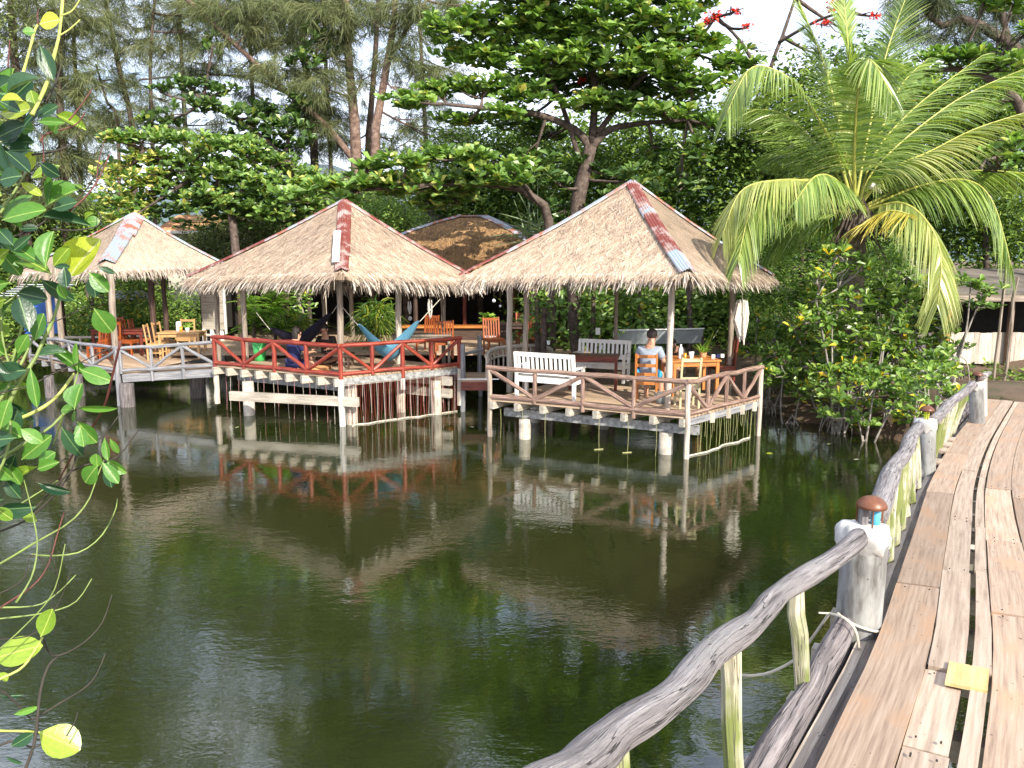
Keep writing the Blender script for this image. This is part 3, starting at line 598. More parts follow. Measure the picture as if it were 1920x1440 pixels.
def deck(root, L, F, Rr, Bk, z, joistmat, nj=8, njr=4, out=.06, th=.04, beamz=.2, jh=.15, beam_mat='concrete', fascia=True):
    dlf = nrm(F-L); dlb = nrm(Bk-L); mb = MB(); n_ = 22
    for i in range(n_):
        t0 = i/n_; t1 = (i+1)/n_-.004; a = lerp(L, Bk, (t0+t1)/2); b_ = lerp(F, Rr, (t0+t1)/2); wd = np.linalg.norm(Bk-L)*(t1-t0)
        mb.beam(V(*a[:2], z-th/2+rng.uniform(-.003, .003)), V(*b_[:2], z-th/2), wd, th)
    dk = mb.build('deck', M['deck'], root)
    for i in range(nj):
        t = (i+.15)/(nj-.7) if nj > 1 else .5; t = min(t, 1); a = lerp(L, F, t)-dlb*out; b_ = lerp(Bk, Rr, t); mb = MB()
        mb.beam(V(*a[:2], z-th-jh/2-.002), V(*b_[:2], z-th-jh/2-.002), .10, jh); mb.build('joist', joistmat, dk)
    return dk
def water_pt(px, py): return G(px, py, 0.)
UPV = V(0, 0, 1)

# ---- pavilion nearest the bridge
ZA = .78
LA = G(918, 818, 0); FA = G(1286, 860, 0); RA = G(1421, 817, 0); BA = LA+RA-FA
BA = BA+nrm(BA-FA)*.6
for q in (LA, FA, RA, BA): q[2] = ZA
pa = thing('thatched_pavilion', 'thatched pavilion nearest the bridge with white benches and weathered brown log railing', 'pavilion', (FA[0]-.8, FA[1]+2.3, 0), 'thatched pavilions over the pond')
rl = W(870, 518, 16.7); rf_ = W(1291, 512, 13.8); rr = W(1448, 519, 17.7); CA = [rl, rf_, rr, rl+rr-rf_]
apA = W(1186, 343, 17.2)
roof(pa, CA, apA, M['thatch'], M['thatch_fringe'], 9000, 800, (.18, .4), .034, .3,
     {1: [(0.0, .33, .34, 'tin_red'), (.3, .40, .36, 'tin_zinc'), (.37, .83, .34, 'tin_red'), (.8, 1.0, .34, 'tin_zinc')], 0: [(0, .55, .15, 'tin_zinc'), (.53, .75, .14, 'tin_mix'), (.73, 1.02, .09, 'tin_red')], 2: [(0, 1.0, .16, 'tin_mix')], 3: [(0, 1, .2, 'tin_zinc')]}, bulge=-.06)
dk = deck(pa, LA, FA, RA, BA, ZA, M['joist'], 8, 4)
dLF = nrm(FA-LA); dFR = nrm(RA-FA); dFR[2] = 0
for (a, b_, zz, off) in ((LA, FA, ZA-.29, .28),):
    ins = -nrm(LA-BA)*off; mb = MB(); mb.beam(a+ins+V(0, 0, zz-ZA)-dLF*-.18, b_+ins+V(0, 0, zz-ZA)+dLF*.12, .1, .17); mb.build('beam', M['concrete'], pa)
    ins = -nrm(LA-BA)*2.1; mb = MB(); mb.beam(a+ins+V(0, 0, zz-ZA), b_+ins+V(0, 0, zz-ZA), .1, .17); mb.build('beam', M['concrete'], pa)
mb = MB(); mb.beam(FA+dFR*.05+V(0, 0, -.105), RA+V(0, 0, -.105), .04, .12); mb.build('fascia_board', M['walk_grey'], pa)
for t in (.3, .52, .72, .9):
    p = lerp(FA, RA, t)+nrm(V(dFR[1], -dFR[0], 0))*.03; mb = MB(); mb.beam(p+V(0, 0, -.03), p+V(0, 0, -.22), .06, .09, up=(1, 0, 0)); mb.build('joist_end', M['joist'], dk)
for (px, py, r) in ((984, 822, .12), (1248, 850, .13)):
    p = G(px, py, 0); mb = MB(); mb.tube([V(p[0], p[1], -1.2), V(p[0], p[1], -.2), V(p[0], p[1], ZA-.38)], r, 18, .01); mb.build('concrete_column', M['column'], pa, smooth=True)
for p in (lerp(lerp(LA, RA, .5), BA, .3), lerp(RA, BA, .3)+nrm(FA-RA)*.4, lerp(LA, BA, .6)):
    mb = MB(); mb.tube([V(p[0], p[1], -1.2), V(p[0], p[1], ZA-.2)], .12, 14, .01); mb.build('concrete_column', M['column'], pa, smooth=True)
for p in (LA, FA, RA):
    mb = MB(); mb.log(V(p[0], p[1], -1.2), V(p[0], p[1], ZA+.6), .052, 8, 8, .006, .06); mb.build('corner_post', M['post_pale'] if p is not LA else M['post_wood'], pa)
railing(pa, LA+V(0, 0, 0), FA, .64, M['rail_brown'], 4, .045, {2: -.09, 3: -.12})
railing(pa, FA, RA, .64, M['rail_brown'], 4, .04)
def post(root, px, py, z, ztop, r=.055, mat='post_wood', name='post'):
    p = G(px, py, z); mb = MB(); mb.log(V(p[0], p[1], z-.3), V(p[0]+.02, p[1], ztop), r, 9, 7, .008, .05); mb.build(name, M[mat], root, smooth=True); return p
post(pa, 985, 733, ZA, 3.5, .06, 'post_wood'); post(pa, 1251, 768, ZA, 3.4, .062, 'post_pale'); post(pa, 1366, 722, ZA, 3.5, .065, 'post_wood')
post(pa, 955, 712, ZA, 3.4, .07, 'post_pale'); post(pa, 1152, 708, ZA, 3.6, .05, 'post_wood')
for (i, j) in ((0, 1), (1, 2), (2, 3), (3, 0)):
    mb = MB(); mb.log(lerp(CA[i], apA, .16)-UPV*.24, lerp(CA[j], apA, .16)-UPV*.24, .045, 7, 4, .01); mb.build('eave_beam', M['post_wood'], pa)
for i in range(4):
    mb = MB(); mb.log(lerp(CA[i], apA, .03)-UPV*.2, apA-UPV*.2, .045, 7, 4, .01); mb.build('rafter', M['post_wood'], pa)

# ---- red railed pavilion in the middle
ZB = 1.09
LB = W(404, 688, 18.9); FB = W(639, 706, 17.0); RB = W(861, 691, 18.7); BB = LB+RB-FB; BB = BB+nrm(BB-FB)*.6
for q in (LB, FB, RB, BB): q[2] = ZB
pbv = thing('thatched_pavilion', 'middle thatched pavilion with bright red log railing and a blue hammock', 'pavilion', (FB[0]-.5, FB[1]+2.5, 0), 'thatched pavilions over the pond')
rl = W(352, 522, 19.9); rf_ = W(640, 512, 16.6); rr = W(896, 526, 19.6); CB = [rl, rf_, rr, rl+rr-rf_]; apB = W(646, 378, 19.6)
roof(pbv, CB, apB, M['thatch'], M['thatch_fringe'], 9000, 900, (.22, .48), .036, .32,
     {1: [(0, .40, .36, 'tin_red'), (.38, .78, .36, 'tin_red'), (.76, .98, .32, 'tin_red')], 0: [(0, .5, .14, 'tin_mix'), (.5, 1.0, .15, 'tin_red')], 2: [(0, 1.0, .17, 'tin_red')], 3: [(0, 1, .2, 'tin_zinc')]}, bulge=-.05, gap={0: (0, .965), 1: (.03, 1)})
rfo = [o for o in pbv.children if o.name.startswith('roof')][0]
hd = nrm(CB[1]-apB); wl = nrm(CB[0]-CB[1]); mb = MB(); p0 = lerp(apB, CB[1], .48); p1 = lerp(apB, CB[1], .9)
up_ = nrm(np.cross(CB[1]-CB[0], apB-CB[0])); up_ = up_ if up_[2] > 0 else -up_
mb.add([p0+wl*.02+up_*.085, p0+wl*.24+up_*.085, p1+wl*.24+up_*.085, p1+wl*.02+up_*.085]+[q+up_*-.01 for q in (p0+wl*.02+up_*.085, p0+wl*.24+up_*.085, p1+wl*.24+up_*.085, p1+wl*.02+up_*.085)], [(0, 1, 2, 3), (7, 6, 5, 4), (0, 4, 5, 1), (1, 5, 6, 2), (2, 6, 7, 3), (3, 7, 4, 0)])
mb.build('white_sheet', M['white_paint'], rfo)
dk = deck(pbv, LB, FB, RB, BB, ZB, M['joist'], 9, 4, out=.12, jh=.17)
dLF = nrm(FB-LB); dFR = nrm(RB-FB)
mb = MB(); mb.beam(FB+dFR*.05-UPV*.115, RB-UPV*.115, .04, .14); mb.build('fascia_board', M['concrete'], pbv)
mb = MB(); mb.beam(LB+nrm(BB-LB)*.35-UPV*.3-dLF*-.3, FB+nrm(BB-LB)*.35-UPV*.3, .1, .16); mb.build('beam', M['concrete'], pbv)
a = G(432, 742, .55); b_ = G(672, 754, .55); mb = MB(); mb.beam(a, b_, .1, .2); mb.build('lower_beam', M['joist'], pbv)
for (px, py, z) in ((846, 715, .78), (846, 738, .5)):
    a = G(px, py, z); mb = MB(); mb.beam(a, a+nrm(LB-FB)*1.5, .12, .2); mb.build('beam', M['joist'], pbv)
for (px, py, r) in ((468, 778, .13), (660, 795, .13), (818, 776, .13), (752, 772, .11)):
    p = G(px, py, 0); mb = MB(); mb.tube([V(p[0], p[1], -1.2), V(p[0], p[1], -.2), V(p[0], p[1], ZB-.3)], r, 18, .01); mb.build('concrete_column', M['column'], pbv, smooth=True)
for (p, lo, mt_) in ((LB, .15, 'post_pale'), (FB, -1.2, 'white_worn'), (RB, .15, 'post_pale')):
    mb = MB(); mb.log(V(p[0], p[1], lo), V(p[0], p[1], ZB-.06), .065, 8, 6, .006, .05); mb.build('corner_post', M[mt_], pbv)
railing(pbv, LB, FB, .66, M['rail_red'], 4, .045, {0: -.04, 2: -.14, 4: -.14}, pr=.05)
railing(pbv, FB, RB, .66, M['rail_red'], 4, .042, {2: -.16, 4: -.04}, pr=.05)
p = lerp(FB, RB, .5); mb = MB(); mb.beam(V(p[0], p[1], ZB-.16), V(p[0], p[1], ZB-.42), .09, .09); mb.build('post_foot', M['white_worn'], pbv)
post(pbv, 640, 700, ZB, 3.5, .065); post(pbv, 748, 683, ZB, 3.5, .075, 'post_pale'); post(pbv, 462, 683, ZB, 3.4, .065); post(pbv, 411, 672, ZB, 3.4, .06); post(pbv, 832, 668, ZB, 3.5, .055); post(pbv, 609, 662, ZB, 3.6, .05)
for (i, j) in ((0, 1), (1, 2), (2, 3), (3, 0)):
    mb = MB(); mb.log(lerp(CB[i], apB, .12)-UPV*.25, lerp(CB[j], apB, .12)-UPV*.25, .05, 7, 4, .01); mb.build('eave_beam', M['post_wood'], pbv)
for i in range(4):
    mb = MB(); mb.log(lerp(CB[i], apB, .03)-UPV*.2, apB-UPV*.2, .05, 7, 4, .01); mb.build('rafter', M['post_wood'], pbv)

# ---- left pavilion
ZC = .82
pc = thing('thatched_pavilion', 'leftmost thatched pavilion, with smooth tan thatch and blue-grey tin down its hip', 'pavilion', (-11, 22.5, 0), 'thatched pavilions over the pond')
rl = W(28, 512, 24.0); rf_ = W(186, 508, 20.2); rr = W(424, 499, 24.0); CC = [rl, rf_, rr, rl+rr-rf_]; apC = W(252, 402, 24.0)
roof(pc, CC, apC, M['thatch_smooth'], M['thatch_fringe'], 6500, 700, (.18, .36), .03, .2,
     {1: [(0, .35, .62, 'tin_mix'), (.33, .55, .5, 'tin_zinc'), (.53, .85, .5, 'tin_zinc')], 2: [(0, 1.0, .16, 'tin_zinc')], 0: [(0, 1, .14, 'tin_mix')], 3: [(0, 1, .2, 'tin_zinc')]}, bulge=-.05, rough=.55)
LC = W(60, 700, 22.6); FC = G(226, 760, 0); RC = W(404, 690, 23.0); LC[2] = FC[2] = ZC; RC = lerp(FC, RC, 1.); RC[2] = ZC
BC = LC+RC-FC
FC2 = FC
dk = deck(pc, LC, FC, RC+V(0, .0, 0), BC, ZC, M['walk_grey'], 7, 4)
railing(pc, LC, FC, .6, M['walk_grey'], 4, .04)
mb = MB(); mb.log(V(FC[0], FC[1], -1.2), V(FC[0], FC[1], ZC+.62), .07, 8, 8, .006, .08); mb.build('corner_post', M['walk_grey'], pc)
for (px, py, r) in ((240, 762, .17), (95, 745, .12), (372, 745, .2), (150, 742, .12)):
    p = G(px, py, 0); mb = MB(); mb.tube([V(p[0], p[1], -1.2), V(p[0], p[1], ZC-.25)], r, 14, .02); mb.build('support_post', M['curb'], pc)
post(pc, 219, 690, ZC, 3.4, .08, 'post_wood'); post(pc, 292, 668, ZC, 3.5, .08, 'dark_wood'); post(pc, 315, 662, ZC, 3.5, .07, 'dark_wood'); post(pc, 118, 676, ZC, 3.4, .08); post(pc, 100, 676, ZC, 3.4, .08)
railing(pc, W(100, 668, 25.5), W(420, 664, 25.5), .6, M['post_pale'], 6, .04)
for i in range(4):
    mb = MB(); mb.log(lerp(CC[i], apC, .03)-UPV*.2, apC-UPV*.2, .05, 7, 4, .01); mb.build('rafter', M['post_wood'], pc)
# walkway from the left pavilion to the red one
wk = thing('walkway', 'grey plank walkway with crossed log railing between the left pavilion and the red railed one', 'walkway', (-8.5, 19.5, 0))
A_ = V(FC[0], FC[1], ZC); B_ = V(LB[0]-.05, LB[1]+.15, ZC+.2); A_[0] += .12; ins = V(.15, 1.1, 0)
mb = MB()
for i in range(9):
    o = ins*(i+.5)/9; mb.beam(A_+o-UPV*.025, B_+o-UPV*.025, .118, .035)
mb.build('deck', M['deck'], wk); mb = MB(); mb.beam(A_-UPV*.14, B_-UPV*.14, .07, .2); mb.build('fascia_board', M['walk_grey'], wk)
railing(wk, A_-V(0, .06, 0), B_-V(0, .06, 0), .6, M['walk_grey'], 3, .04, {1: -.24, 2: -.24})
# walkway from the red pavilion back to the near one
wk = thing('walkway', 'low walkway with grey posts and red edge board between the red railed and nearest pavilions', 'walkway', (-.6, 19, 0))
A_ = V(RB[0]+.05, RB[1]-.05, .75); B_ = V(LA[0]-.05, LA[1]+2.6, .75); mb = MB()
for i in range(10): mb.beam(A_+V(0, .13*i, 0), B_+V(0, .13*i, 0), .125, .035)
mb.build('deck', M['deck'], wk); mb = MB(); mb.beam(A_-V(0, .06, .12), B_-V(0, .06, .12), .04, .2); mb.build('edge_board', M['red_wood'], wk)
for (px, py) in ((868, 748), (900, 722)):
    p = G(px, py, .3); mb = MB(); mb.log(V(p[0], p[1], -1), V(p[0], p[1], 1.6), .06, 8, 6, .008, .06); mb.build('post', M['walk_grey'], wk)
mb = MB(); mb.log(W(864, 664, 18.7), W(905, 656, 20), .04, 8, 5, .01); mb.build('top_rail', M['walk_grey'], wk)
mb = MB(); mb.log(W(860, 711, 18.4), W(935, 711, 17.6), .012, 6, 4, .003); mb.build('pipe', M['ceramic'], wk)
# curved railing behind the near pavilion
cr = thing('curved_railing', 'pale curved plank railing with balusters behind the white benches', 'railing', (0, 20, 0))
P = curve([W(912, 668, 18.6), W(925, 655, 20.0), W(960, 650, 20.8), W(1010, 648, 21.2), W(1035, 656, 21.0)], 16); mb = MB(); mb.tube(P, .05, 8, .05); mb.build('top_rail', M['post_pale'], cr)
mb = MB(); mb.tube(P-UPV*.22, .03, 8, .05); mb.build('mid_rail', M['post_pale'], cr)
for i in range(0, 16): mb = MB(); mb.beam(P[i]-UPV*.6, P[i], .06, .04, up=(1, 0, 0)); mb.build('baluster', M['post_pale'], cr)
# string curtains
def curtain(label, a, b, z0, n_, mats, t0=0., t1=1., line=True):
    t = thing('string_curtain', label, 'string curtain', tuple(lerp(a, b, .5)*V(1, 1, 0)), 'string curtains hanging to the water')
    for i in range(n_):
        u = t0+(t1-t0)*(i+.5+rng.uniform(-.3, .3))/n_; p = lerp(a, b, u); mb = MB(); lo = .02 if rng.random() < .8 else rng.uniform(.1, .4)
        q = V(p[0]+rng.normal(0, .02), p[1]+rng.normal(0, .02), lo); mb.tube(curve([V(p[0], p[1], z0), lerp(V(p[0], p[1], z0), q, .5)+rng.normal(0, .01, 3), q], 6), .0042, 4); mb.build('string', M[mats[i % len(mats)]], t)
    if line:
        P = [V(*lerp(a, b, u)[:2], .012)+V(rng.normal(0, .05), rng.normal(0, .05), 0) for u in np.linspace(t0, t1, 12)]; mb = MB(); mb.tube(P, .018, 6, .2); mb.build('float_line', M['rope'], t)
    return t
curtain('yellow-green strings hanging from the side of the pavilion nearest the bridge', FA+dFR*.15, RA-dFR*.05, ZA-.16, 26, ['yellow_string'], .05, .97)
oB = nrm(V(dFR[1], -dFR[0], 0))*.06
curtain('faded red and white strings hanging below the right side of the red railed pavilion', FB+oB, RB+oB, ZB-.18, 84, ['red_wood', 'rope', 'pink_string', 'red_wood', 'red_wood'], .03, .97)
curtain('sparse thin strings hanging below the left side of the red railed pavilion', LB, FB, ZB-.15, 16, ['pink_string', 'rope'], .04, .97, False)
for i, px in enumerate((945, 989, 1035, 1137, 1188, 1237)):
    t_ = np.interp(px, [918, 1286], [0, 1]); p = lerp(LA, FA, t_)+nrm(LA-BA)*.07; mb = MB(); mb.tube(curve([p-UPV*.17, p-UPV*.45+rng.normal(0, .01, 3), V(p[0], p[1], .0)], 8), .0042, 5)
    if i in (3, 4): mb.tube([V(p[0]-.1, p[1]-.03, .008), V(p[0]+.08, p[1]+.02, .008)], .012, 5)
    tag(mb.build('hanging_string', M['yellow_string'], loc=(p[0], p[1], 0)), ['yellowish string hanging to the water, leftmost below the front edge of the nearest pavilion', 'yellowish string hanging to the water beside the left concrete column', 'yellowish string right of the left concrete column, third from the left', 'yellowish string hanging to a floating stick, left one of two such strings', 'yellowish string hanging to a floating stick, right one of two such strings', 'yellowish string hanging just left of the right concrete column'][i], 'string', 'single strings below the front edge of the nearest pavilion')

# ------------------------------------------------------------------ trees
def tree(name, label, cat, trunks, crowns, bark='bark', group=None, base=None, limb_r=.07, smooth=True):
    """trunks: [(points, r0, r1)]; crowns: [(part name, material, fn(mb), [pads])] -> crown parts"""
    P0 = trunks[0][0][0]; t = thing(name, label, cat, tuple(P0), group); tr = MB(); limbs = []
    for P, r0, r1 in trunks:
        C_ = curve(P, 12); tr.tube(C_, np.linspace(r0, r1, 12), 9, .07); limbs.append(C_[3:])
    limbs = np.concatenate(limbs)
    for nm, mat, fn, pads in crowns:
        mb = MB()
        for pd in pads:
            c, r = pd[0], pd[1]; L_ = limb_to(tr, limbs, c, limb_r, .02)
            for _ in range(5):
                q = ell_pts(c, r*.8, 1)[0]; a = L_[rng.integers(2, 5)]; m_ = (a+q)/2+rng.normal(0, .08, 3); tr.tube([a, m_, q], [.025, .015, .006], 5)
            fn(mb, c, r, pd[2] if len(pd) > 2 else 1.)
        mb.build(nm, mat, t)
    tr.build('trunk', M[bark], t, smooth=smooth); return t
def f_ros(L=.24, dens=9., k=8, tilt=(5, 40), flat=True, Wf=.5):
    def f(mb, c, r, d):
        n_ = int(max(8, dens*d*(r[0]*r[1]+r[0]*r[2])*2.2)); p = ell_pts(c, r, n_, 2.2); rosettes(mb, p, L, Wf, k, TF, tilt)
    return f
def f_leaf(L=.09, dens=260, Wf=.5, T=TE, droop=.2):
    def f(mb, c, r, d):
        n_ = int(dens*d*(r[0]*r[1]+r[0]*r[2])*2); nc = max(4, n_//38); cc = ell_pts(c, r, nc, 2.4)
        p = np.repeat(cc, 38, 0)+rng.normal(0, 1, (nc*38, 3))*L*1.9; scatter(mb, p, L, Wf, T, droop)
    return f
def f_needle(dens=7., L=.5, wd=.019, k=46):
    def f(mb, c, r, d):
        n_ = int(max(5, dens*d*(r[0]*r[1]+r[0]*r[2])*2)); cc = ell_pts(c, r, n_, 2.6)
        o = nrm((cc-c)*V(1, 1, .3)+rng.normal(0, .45, (n_, 3))*r.mean()); o[:, 2] = o[:, 2]*.3-.15
        tw = np.repeat(nrm(o), k, 0); s = rng.uniform(-.45, .45, (n_*k, 1)); b = np.repeat(cc, k, 0)+tw*s+rng.normal(0, .035, (n_*k, 3))+V(0, 0, -.1)*s*s*4
        dd = tw*.75+rng.normal(0, .38, (n_*k, 3))+V(0, 0, -.35); ribbons(mb, b, dd, L*rng.uniform(.5, 1.2, n_*k), wd, .22, 2, tip=.3)
        for q, o_ in list(zip(cc, nrm(o)))[::2]: mb.tube([q-o_*.55, q, q+o_*.4-UPV*.06], [.008, .006, .003], 4)
    return f
def pads(lst, Y, rd=None, jit=.8):
    out = []
    for e in lst:
        px, py, rx, ry = e[:4]; c, r = pad(px, py, rx, ry, Y+rng.uniform(-jit, jit), rd); out.append((c, r, e[4] if len(e) > 4 else 1.))
    return out
def gz(x, y): return float(hgt(np.array([x]), np.array([y]))[0])
def foot(px, Y, dz=-.2): p = W(px, 500, Y); return V(p[0], p[1], gz(p[0], p[1])+dz)

# the great sea almond above the pavilions
Y_ = 23.5
tree('sea_almond_tree', 'large spreading sea almond tree with bright broad leaves behind the pavilion nearest the bridge', 'tree',
     [([foot(1078, Y_), W(1080, 420, Y_), W(1095, 330, Y_), W(1108, 275, Y_)], .24, .17), ([W(1108, 280, Y_), W(1080, 245, Y_), W(1010, 215, Y_-.5), W(930, 205, Y_-1), W(830, 195, Y_-1.4)], .13, .04),
      ([W(1108, 278, Y_), W(1140, 245, Y_), W(1200, 232, Y_), W(1290, 225, Y_-.6)], .13, .04), ([W(1110, 270, Y_), W(1115, 160, Y_), W(1100, 60, Y_), W(1105, -40, Y_)], .12, .05),
      ([W(1095, 330, Y_), W(1060, 215, Y_), W(1020, 120, Y_+.3), W(960, 60, Y_)], .09, .03), ([W(1120, 250, Y_), W(1200, 150, Y_+.4), W(1280, 90, Y_)], .09, .03)],
     [('crown', M['almond'], f_ros(.3, 22, Wf=.6), pads([(835, 55, 55, 28), (905, 45, 70, 32), (985, 30, 70, 32), (1060, 40, 75, 35), (1150, 35, 80, 38), (1240, 35, 80, 34), (1310, 80, 60, 30), (1380, 120, 55, 25),
        (865, 105, 65, 22), (950, 105, 70, 28), (1040, 115, 80, 32), (1130, 110, 80, 35), (1225, 110, 75, 32), (1300, 150, 70, 30), (1000, -20, 120, 26), (1170, -25, 120, 26), (1290, -15, 80, 30),
        (770, 190, 55, 14), (830, 175, 60, 18), (905, 165, 65, 20), (985, 175, 60, 22), (1170, 200, 70, 20), (1240, 210, 60, 18), (1300, 228, 60, 16), (1350, 235, 35, 12), (1100, 195, 60, 20), (980, -90, 130, 34, .7), (1150, -110, 150, 40, .7), (1280, -80, 90, 30, .7), (1100, -190, 160, 40, .6), (1060, 60, 50, 24), (870, 228, 60, 12), (940, 215, 50, 14)], Y_-.6)),
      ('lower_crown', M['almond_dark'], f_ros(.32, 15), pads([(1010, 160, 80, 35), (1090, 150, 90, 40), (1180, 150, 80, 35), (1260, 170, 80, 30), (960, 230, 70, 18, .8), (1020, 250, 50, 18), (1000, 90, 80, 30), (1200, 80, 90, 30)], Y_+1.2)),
      ('shaded_crown', M['almond_dark'], f_ros(.3, 12), pads([(1050, 400, 50, 26), (1130, 400, 50, 30), (1150, 330, 50, 24, .8), (1040, 340, 40, 20, .8), (1230, 290, 60, 24, .8), (1320, 290, 50, 28, .8), (1000, 300, 55, 24, .8), (1200, 340, 60, 28, .8), (1280, 350, 60, 28, .8), (1060, 300, 40, 18, .6)], Y_-.5))], limb_r=.05)  # shaded_crown: shade around the trunk put into a darker leaf colour
# sea almond whose lower branches reach over the middle pavilion
Y_ = 22.2
tree('sea_almond_tree', 'low sea almond branches with pale green and yellowish rosettes reaching over the middle pavilion roof', 'tree',
     [([foot(1035, Y_+.6), W(1030, 430, Y_+.5), W(1010, 380, Y_+.3), W(960, 350, Y_), W(860, 345, Y_), W(740, 352, Y_), W(600, 362, Y_)], .16, .03), ([W(1010, 380, Y_), W(940, 310, Y_), W(820, 300, Y_)], .06, .02)],
     [('crown', M['almond'], f_ros(.31, 22, 8, (0, 50), Wf=.6), pads([(560, 372, 45, 18), (615, 350, 45, 20), (670, 345, 45, 20), (725, 348, 48, 24), (785, 345, 50, 26), (845, 345, 55, 26), (905, 330, 55, 24), (965, 335, 45, 20), (760, 305, 45, 14), (820, 292, 55, 14), (885, 296, 55, 14), (800, 385, 38, 14), (850, 372, 45, 14), (690, 312, 40, 10), (980, 305, 35, 12), (640, 378, 30, 10)], Y_)),
      ('yellow_leaves', M['almond_yel'], f_ros(.3, 5, 7, (10, 60)), pads([(800, 352, 60, 24), (745, 340, 50, 20), (620, 352, 40, 16)], Y_-.5))], limb_r=.035)
# the yellowing tree on the left
Y_ = 27.5
tree('broadleaf_tree', 'broad green tree with yellowing leaves on its left side behind the leftmost pavilion', 'tree',
     [([foot(450, Y_), W(438, 430, Y_), W(425, 390, Y_), W(405, 350, Y_)], .16, .1), ([W(430, 400, Y_), W(350, 330, Y_), W(270, 280, Y_)], .07, .03), ([W(425, 390, Y_), W(480, 330, Y_), W(540, 300, Y_)], .07, .03)],
     [('crown', M['almond'], f_ros(.28, 19, 8, (0, 60)), pads([(325, 258, 55, 15), (390, 275, 50, 20), (455, 285, 50, 24), (520, 305, 45, 26), (350, 305, 55, 26), (410, 325, 55, 28), (470, 345, 55, 28), (535, 350, 50, 28), (320, 350, 55, 26), (390, 375, 55, 26), (455, 385, 55, 26), (520, 395, 50, 26), (260, 260, 55, 14), (575, 335, 45, 25), (590, 380, 50, 25)], Y_)),
      ('yellow_crown', M['almond_yel'], f_ros(.28, 20, 8, (0, 60)), pads([(215, 262, 35, 12), (255, 300, 50, 22), (215, 330, 40, 24), (275, 340, 45, 24), (205, 375, 32, 24), (250, 385, 45, 24), (235, 415, 40, 16), (300, 300, 40, 18, .6)], Y_-.4)),
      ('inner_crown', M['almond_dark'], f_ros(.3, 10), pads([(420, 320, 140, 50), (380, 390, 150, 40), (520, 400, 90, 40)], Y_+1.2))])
Y_ = 30.5
tree('broadleaf_tree', 'dark leaved tree with sparse layered branches in front of the casuarinas, against the sky', 'tree',
     [([foot(560, Y_), W(560, 400, Y_), W(530, 300, Y_), W(470, 240, Y_), W(380, 190, Y_)], .16, .04), ([W(530, 300, Y_), W(560, 200, Y_), W(590, 120, Y_)], .08, .03)],
     [('crown', M['almond_dark'], f_ros(.32, 14, 7, (0, 70)), pads([(355, 160, 45, 14), (410, 172, 40, 16), (370, 200, 50, 14), (300, 172, 20, 8), (310, 228, 42, 18), (440, 215, 40, 14), (480, 245, 55, 24), (540, 250, 50, 30), (500, 285, 60, 28), (440, 270, 45, 18), (400, 85, 22, 16), (600, 60, 35, 30), (570, 110, 35, 25), (640, 85, 25, 30), (560, 190, 40, 25), (500, 210, 40, 16)], Y_))])

# casuarinas
def casu(label, trunks, plist, Y0=0, mat='needle', dens=11, bark='bark_red', **k):
    Yc = float(plist[0][0][1]); x0 = trunks[0][0][-1][0]; plist = list(plist)+[(V(x0+rng.uniform(-2.4, 2.4), Yc+rng.uniform(-1, 1), z_), V(2.2, 1.5, 1.2), .6) for z_ in np.arange(15.5, 25, 1.15)]
    trunks = [(list(trunks[0][0])+[V(x0, Yc, 25.)], trunks[0][1], .05)]+list(trunks[1:])
    return tree('casuarina_tree', label, 'tree', trunks, [('crown', M[mat], f_needle(dens, **k), plist)], bark, 'casuarinas against the sky', limb_r=.04)
Y_ = 31
casu('tall casuarina with the thickest straight reddish trunk left of the forked one', [([foot(668, Y_), W(668, 300, Y_), W(662, 200, Y_), W(652, 90, Y_), W(648, -40, Y_), W(645, -160, Y_)], .25, .18),
      ([W(672, 310, Y_), W(640, 270, Y_), W(600, 225, Y_), W(545, 180, Y_), W(470, 110, Y_), W(395, 40, Y_), W(330, -20, Y_)], .14, .07), ([W(600, 230, Y_), W(560, 190, Y_), W(520, 150, Y_)], .06, .04)],
     pads([(600, 30, 60, 30), (570, 80, 50, 28), (540, 130, 60, 30), (600, 160, 55, 30), (560, 215, 50, 26), (610, 230, 45, 26), (470, 60, 60, 26), (500, 20, 70, 24), (420, 20, 60, 22), (650, 30, 50, 30), (480, 130, 50, 20, .6), (680, 150, 30, 40, .6), (410, 90, 50, 16, .6), (620, 100, 40, 30)], Y_))
Y_ = 30
casu('tall leaning casuarina with a forked bare trunk right of the thickest trunk', [([foot(700, Y_), W(703, 280, Y_), W(712, 200, Y_), W(728, 110, Y_), W(738, 40, Y_), W(746, -60, Y_), W(750, -150, Y_)], .19, .13), ([W(728, 110, Y_), W(760, 60, Y_), W(800, 0, Y_)], .08, .04)],
     pads([(790, 40, 50, 34), (770, 90, 45, 28), (800, 130, 40, 24), (760, 10, 60, 30), (850, 10, 50, 22), (700, 40, 30, 24, .6), (780, 240, 45, 16, .5), (820, 260, 30, 14, .4), (745, 170, 30, 24, .4)], Y_))
Y_ = 33
casu('slender dark casuarina trunk between the two thick reddish ones', [([foot(690, Y_), W(690, 300, Y_), W(696, 200, Y_), W(706, 60, Y_), W(712, -120, Y_)], .17, .12)], pads([(700, 20, 35, 30), (712, 120, 30, 30, .6), (735, 260, 40, 22, .6), (640, 270, 40, 25)], Y_), Y_)
casu('casuarina with a thin dark trunk behind the dark leaved tree', [([foot(590, Y_), W(590, 320, Y_), W(585, 220, Y_), W(570, 100, Y_), W(560, 0, Y_), W(555, -120, Y_)], .2, .12), ([W(582, 200, Y_), W(480, 150, Y_), W(380, 140, Y_), W(260, 150, Y_)], .06, .03)],
     pads([(545, 40, 40, 30), (590, 200, 40, 25), (350, 130, 60, 14, .6), (560, -5, 60, 20), (620, 190, 35, 24)], Y_), Y_, 'needle_dark', bark='bark')
Y_ = 36
